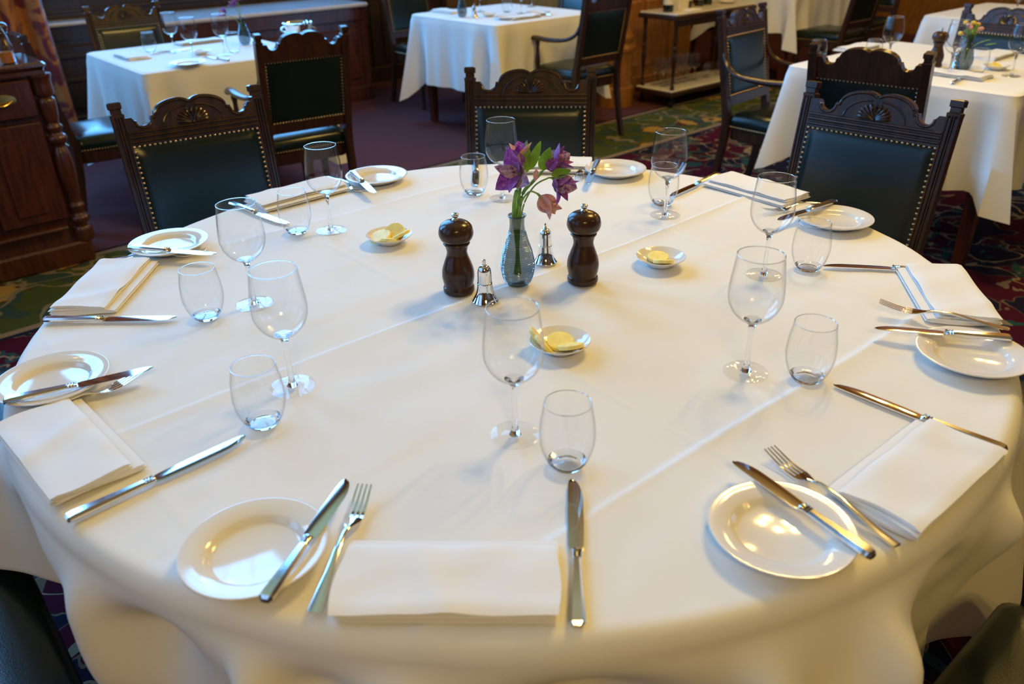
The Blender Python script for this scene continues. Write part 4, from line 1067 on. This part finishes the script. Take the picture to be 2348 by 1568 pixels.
def posy(p, label, kind):
    r = empty('flower_posy', label, 'flower', (p[0], p[1], T+0.02))
    rnd = random.Random(5 if kind == 'purple' else 9)
    if kind == 'purple':
        for (dx, dy, z) in ((-0.074, -0.03, 0.140), (-0.004, 0.0, 0.205), (-0.035, 0.03, 0.175)):
            MB().tube(bez((0, 0, 0.02), (dx*0.1, dy*0.1, z*0.95), (dx, dy, z)), 0.002, 6).build('stem', M['stem'], r)
            bloom(r, (dx, dy, z), (dx*3, dy*3-0.4, 0.5), 0.045, 0.9, [M['petal'], M['throat'], M['petal_dark']])
    else:
        for k in range(15):
            a = 2*PI*k/15*2.4; rr = 0.012+0.033*rnd.random(); z = 0.125 + 0.05*rnd.random(); e = Vector((rr*math.cos(a), rr*math.sin(a), z))
            if k == 14: e = Vector((0.075, -0.02, 0.105))
            MB().tube(bez((0, 0, 0.02), (0, 0, z*0.7), e), 0.0015, 5).build('stem', M['stem'], r)
            if k % 3 == 2:
                q = MB(); pm = blade_mesh(0.045, 0.016, 0.2, 0.2); q.add(pm.v, pm.f, frame(e*0.8, e-Vector((0,0,0.1)))); q.build('leaf', M['leaf'], r, 60)
            else:
                q = MB(); q.ball(e, 0.011, 8, 6, (1, 1, 0.8)); q.build('bloom', M['yellow_petal'] if k % 2 else M['pink'], r, 180)
vase_at((-1.453, 3.342), 'teal gleaming bud vase on the left square table', None, None); posy((-1.453, 3.342), 'purple blooms in the vase on the left square table', 'purple')
vase_at((-0.284, 4.400), 'blue bud vase on the middle square table', None, None)
sl = [o for o in COL.objects if o.name == 'salt_shaker'][0]
def salt_at(x, y, label): 
    o = copy_tree(sl); o['label'] = label; o.location = (x, y, T+0.001)
salt_at(-0.201, 4.371, 'small silver shaker beside the vase on the middle square table')
put(BDISH, -0.105, 4.40, 'white butter dish beside the silver shaker on the middle square table', GB)
put(WINE, -0.17, 4.68, 'wine glass at the back left of the middle square table', GB)
put(WINE, 0.116, 4.52, 'wine glass at the centre of the middle square table', GB)
put(WINE, 0.20, 4.93, 'wine glass at the far side of the middle square table', GB)
put(TUMB, 0.02, 4.62, 'tumbler on the middle square table between two wine glasses', GB)
put(PLATE, 0.23, 4.44, 'side plate on the middle square table near the armchair', GB)
put(PLATE, 0.02, 4.23, 'side plate at the near corner of the middle square table', GB)
napk((-0.40, 4.70), TH+PI/2, 'folded napkin on the middle square table left of the vase', GB, 23)
napk((0.12, 4.26), TH, 'folded napkin at the near edge of the middle square table', GB, 24)
lay(KNIFE, True, (0.30, 4.35), (0.17, 4.50), 0.245, T+0.002, 'table knife at the near edge of the middle square table', GB)
put(WINE, 1.694, 2.273, 'wine glass standing alone on the right square table', GC)
put(WINE, 1.900, 2.120, 'wine glass behind the dark pepper mill on the right square table', GC)
put(WINE, 1.826, 1.985, 'wine glass in front of the yellow posy on the right square table', GC)
put(WINE, 2.071, 1.958, 'wine glass at the right frame edge on the right square table', GC)
put(TUMB, 1.654, 2.345, 'tumbler beside the lone wine glass on the right square table', GC)
put(TUMB, 1.965, 2.030, 'tumbler right of the yellow posy on the right square table', GC)
put(TUMB, 1.415, 2.372, 'tumbler at the left corner of the right square table', GC)
put(MILL, 1.876, 2.215, 'dark pepper mill on the right square table', 'pepper mills')
vase_at((1.950, 2.115), 'glass vase holding the yellow posy on the right square table', None, None); posy((1.950, 2.115), 'small yellow and green posy on the right square table', 'yellow')
salt_at(1.925, 2.135, 'silver shaker beside the dark pepper mill on the right square table')
o = put(BDISH, 2.090, 2.110, 'white dish with yellow butter on the right square table', GC)
q = place(BPAT, True, (2.090, 2.110, T+0.012), 0.3, 'yellow butter pat in the dish on the right square table', 'butter pats'); q.rotation_euler = (0.5, 0.3, 0)
napk((1.74, 2.72), TH, 'folded napkin at the back left of the right square table', GC, 25)
napk((1.86, 1.985), TH-PI/2, 'folded napkin in front of the glasses on the right square table', GC, 26)
napk((2.25, 2.42), TH, 'folded napkin at the back right of the right square table', GC, 27)
lay(KNIFE, True, (1.775, 1.835), (1.905, 1.985), 0.245, T+0.002, 'gold-gleaming knife at the near edge of the right square table', GC)
lay(KNIFE, True, (1.62, 2.55), (1.70, 2.34), 0.245, T+0.002, 'knife at the far edge of the right square table', GC)
put(WINE, *UV(4.8, 0.9)[:2], 'wine glass on the table at the top right corner', 'glasses on the far tables')

# ------------------------------------------------------------------ silver ice bucket behind the armchair
bk = empty('ice_bucket', 'silver two-handled ice bucket behind the armchair at the left square table', 'ice bucket', (-1.16, 3.40, T+0.001))
MB().lathe([(0.0005,0.003),(0.05,0.003),(0.052,0),(0.058,0),(0.055,0.012),(0.062,0.03),(0.074,0.075),(0.078,0.095),(0.084,0.098),(0.084,0.104),(0.079,0.106),(0.074,0.100),(0.058,0.03),(0.0005,0.01)], 40, cap0=False, cap1=False).build('bucket', M['polish'], bk, 50)
for s in (-1, 1):
    MB().tube([(s*(0.072+0.026*math.sin(PI*k/8)), 0, 0.05+0.035*k/8) for k in range(9)], 0.005, 8).build('handle', M['polish'], bk)

# ------------------------------------------------------------------ sideboard on the left
SA = math.radians(41); SBL = Vector((-1.900, 2.070, 0))       # its front right top corner, on the floor
sb = empty('sideboard', 'dark mahogany sideboard with a brass drawer handle and turned corner column', 'sideboard', SBL, SA)
mb_ = M['mahogany']; SW, SD, SH = 1.25, 0.345, 0.88
MB().box(-SW+0.03, -0.040, 0.045, SD-0.02, 0.10, SH-0.05).build('carcass', mb_, sb, 0)
MB().box(-SW, -0.005, -0.005, SD, SH-0.028, SH, b=0.010).build('worktop', M['polished_top'], sb, 0)
MB().box(-SW+0.01, -0.015, 0.008, SD-0.01, SH-0.055, SH-0.028, b=0.006).build('cornice', mb_, sb, 0)
MB().box(-SW+0.02, -0.02, 0.0, SD-0.01, 0.0, 0.10, b=0.010).build('plinth', mb_, sb, 0)
MB().tube([(-SW+0.02, 0.012, 0.175), (-0.10, 0.012, 0.175)], 0.011, 8).build('base_moulding', mb_, sb)
colp = interp([(0.034,0.10),(0.034,0.16),(0.020,0.17),(0.034,0.19),(0.034,0.21),(0.022,0.225),(0.030,0.26),(0.022,0.275),(0.026,0.33),(0.033,0.43),(0.028,0.50),(0.020,0.53),(0.033,0.55),(0.033,0.57),(0.021,0.585),(0.030,0.61),(0.022,0.625),(0.027,0.66),(0.030,0.72),(0.022,0.735),(0.033,0.75),(0.033,0.80),(0.038,0.82),(0.038,0.83)], 3)
MB().lathe(colp, 20, Matrix.Translation((-0.036, 0.036, 0)) @ Matrix.Diagonal((1.2, 1.2, 1, 1))).build('column', mb_, sb, 50)
MB().lathe(colp, 20, Matrix.Translation((-SW+0.06, 0.040, 0))).build('column', mb_, sb, 50)
for k in range(4):
    x1 = -0.082 - k*0.283; x0 = x1-0.262
    dr = MB().box(x0, x1, 0.012, 0.034, 0.665, 0.815, b=0.006).build('drawer', mb_, sb, 0)
    h = MB(); h.tube([(( x0+x1)/2-0.045+0.09*t, 0.004-0.018*math.sin(PI*t), 0.742-0.014*math.sin(PI*t)) for t in [i/10 for i in range(11)]], 0.0045, 8)
    hb = h.build('handle', M['brass'], dr)
    MB().lathe([(0.05,0),(0.05,0.004),(0.02,0.006),(0.001,0.006)], 20, Matrix.Translation(((x0+x1)/2, 0.012, 0.745)) @ Matrix.Rotation(PI/2, 4, 'X') @ Matrix.Diagonal((1.25, 0.5, 1, 1))).build('backplate', M['brass'], dr)
    do = MB().box(x0, x1, 0.016, 0.034, 0.215, 0.640, b=0.004).build('door', mb_, sb, 0)
    arch = [(x0+0.07, 0.26), (x1-0.07, 0.26), (x1-0.07, 0.50)] + [((x0+x1)/2 + 0.06*math.cos(PI*i/10), 0.52+0.06*math.sin(PI*i/10)) for i in range(11)] + [(x0+0.07, 0.50)]
    MB().prism(arch, lambda x, z: (x, 0.006, z), lambda x, z: (x, 0.02, z)).build('door_panel', mb_, do, 20)
MB().box(-0.020, -0.006, 0.09, SD-0.05, 0.16, 0.78, b=0.005).build('side_panel', mb_, sb, 0)
def on_sb(x, y): return SBL + Vector((math.cos(SA)*x - math.sin(SA)*y, math.sin(SA)*x + math.cos(SA)*y, SH+0.001))
dc = empty('decanter', 'clear cut-glass bottle on the corner of the sideboard', 'decanter', on_sb(-0.135, 0.055))
MB().lathe(interp([(0.030,0.002),(0.034,0.01),(0.033,0.08),(0.022,0.12),(0.012,0.15),(0.012,0.185),(0.015,0.19)], 3), 24, cap1=False).build('bottle', M['glass'], dc, 50)
MB().lathe([(0.0005,0.004),(0.030,0.004),(0.031,0.045),(0.0005,0.046)], 24, cap0=False, cap1=False).build('liquid', M['amber'], dc, 40)
MB().ball((0, 0, 0.205), 0.016, 10, 8).build('stopper', M['base_glass'], dc)
put(MILL, *on_sb(-0.10, 0.20)[:2], 'dark pepper mill on the sideboard in front of the curtain', 'pepper mills', z=SH+0.001)

# ------------------------------------------------------------------ curtain left of the window bench
cu = MB(); pts = []
def cf(i, j):
    u = -0.55 + 1.03*i; z = 0.02 + 6.3*j; dv = 0.055*math.sin(i*38) + 0.02*math.sin(i*17+2*j)
    sq = 0.10*math.sin(PI*min(1, j*1.1))
    return UV(u - sq*i*0.6, 5.30 + dv - 0.02, z)
cu.grid(120, 10, cf); cu.grid(120, 10, lambda i, j: cf(i, j) + VS*0.006, flip=True)
co = cu.build('curtain', M['curtain'], None, 180); tag(co, 'orange and maroon patterned curtain hanging beside the sideboard', 'curtain')
rodp = MB().tube([UV(-3.2, 5.33, 6.35), UV(3.6, 5.33, 6.35)], 0.02, 8).build('curtain_rod', M['brass']); tag(rodp, 'brass rod above the patterned curtain', 'curtain rod')

# ------------------------------------------------------------------ two-tier trolley beside the pillar
tr = empty('serving_trolley', 'two-tier dark wooden serving trolley with pale marble shelves beside the pillar', 'trolley', UV(4.60, 3.11), TH)
W2, D2 = 0.50, 0.19
for z, nm in ((0.68, 'top'), (0.13, 'shelf')):
    o = MB().box(-W2, W2, -D2, D2, z-0.045, z-0.012, b=0.006).build(nm + '_frame', M['chair_wood'], tr, 0)
    MB().box(-W2+0.01, W2-0.01, -D2+0.01, D2-0.01, z-0.012, z, b=0.004).build('marble_slab', M['marble'], o, 0)
MB().box(-W2+0.03, W2-0.03, -D2+0.02, -D2+0.03, 0.585, 0.635, b=0.003).build('drawer_front', M['chair_wood'], tr, 0)
lp = interp([(0.016,0.13),(0.016,0.16),(0.010,0.17),(0.015,0.19),(0.010,0.205),(0.013,0.28),(0.019,0.36),(0.012,0.41),(0.016,0.43),(0.010,0.45),(0.015,0.47),(0.013,0.56),(0.018,0.60),(0.018,0.64)], 3)
for sx in (-1, 1):
    for sy in (-1, 1):
        MB().lathe(lp, 14, Matrix.Translation((sx*(W2-0.05), sy*(D2-0.04), 0))).build('leg', M['chair_wood'], tr, 50)
        MB().lathe([(0.008,0.05),(0.012,0.055),(0.014,0.09)], 10, Matrix.Translation((sx*(W2-0.05), sy*(D2-0.04), 0))).build('castor', M['dark_metal'], tr)
        MB().lathe([(0.024,-0.01),(0.026,0),(0.024,0.01)], 14, Matrix.Translation((sx*(W2-0.05), sy*(D2-0.04), 0.026)) @ Matrix.Rotation(PI/2, 4, 'X')).build('castor_wheel', M['dark_metal'], tr)
def trp(x, y, z): return UV(4.60 + x, 3.11 + y, z)
def bottle(p, h, r_, label, mat, name='wine_bottle'):
    b = empty(name, label, 'bottle', p); k = h/0.30
    MB().lathe(interp([(r_*0.9,0.0),(r_,0.006),(r_,0.16*k),(r_*0.85,0.19*k),(r_*0.4,0.225*k),(r_*0.36,0.29*k),(r_*0.4,0.30*k)], 3), 20).build('glass_body', mat, b, 50)
    MB().lathe([(r_+0.0006,0.05*k),(r_+0.0008,0.052*k),(r_+0.0008,0.125*k),(r_+0.0006,0.127*k)], 20, cap0=False, cap1=False).build('label', M['paper'], b, 50)
    MB().lathe([(r_*0.42,0.262*k),(r_*0.43,0.301*k),(0.001,0.302*k)], 14, cap1=False).build('capsule', M['dark_metal'], b)
bottle(trp(-0.40, -0.02, 0.681), 0.30, 0.038, 'dark wine bottle at the pillar end of the trolley', M['black_glass'])
bottle(trp(-0.08, 0.06, 0.681), 0.30, 0.037, 'dark wine bottle at the middle of the trolley top', M['black_glass'])
bottle(trp(0.06, 0.05, 0.681), 0.29, 0.036, 'dark wine bottle second from the right on the trolley top', M['black_glass'])
bottle(trp(0.18, 0.06, 0.681), 0.31, 0.036, 'dark wine bottle nearest the right end of the trolley top', M['black_glass'])
cd = empty('gift_carton', 'pale cardboard bottle carton on the trolley top', 'carton', trp(-0.25, 0.0, 0.681), TH)
MB().box(-0.06, 0.06, -0.045, 0.045, 0, 0.30, b=0.003).build('box', M['paper'], cd, 0); MB().box(-0.061, 0.061, -0.046, 0.046, 0.27, 0.302, b=0.003).build('lid', M['paper'], cd, 0)
ls = MB().box(-0.07, 0.07, -0.04, 0.04, 0, 0.012, b=0.004).build('folded_cloth', M['napkin']); ls.location = trp(-0.24, -0.12, 0.681); ls.rotation_euler = (0, 0, TH); tag(ls, 'small white folded cloth in front of the carton on the trolley', 'cloth')
pl_ = put(PLATE, *trp(0.36, 0.0, 0)[:2], 'white plate at the right end of the trolley top', 'trolley crockery', z=0.681)
k = 0; ORD = ['first', 'second', 'third', 'fourth', 'fifth', 'sixth']
for i in range(6):
    for j in range(2):
        o = put(WINE, *trp(-0.38+0.078*i, 0.0+0.085*j, 0)[:2], 'wine glass in the %s row on the lower trolley shelf, %s from the pillar' % (('front', 'back')[j], ORD[i]), 'wine glasses on the trolley shelf', z=0.131); k += 1
for i in range(4): put(TUMB, *trp(0.14+0.085*i, -0.02+0.05*(i % 2), 0)[:2], 'tumbler on the lower trolley shelf, %s from the wine glasses' % ORD[i], 'tumblers on the trolley shelf', z=0.131)
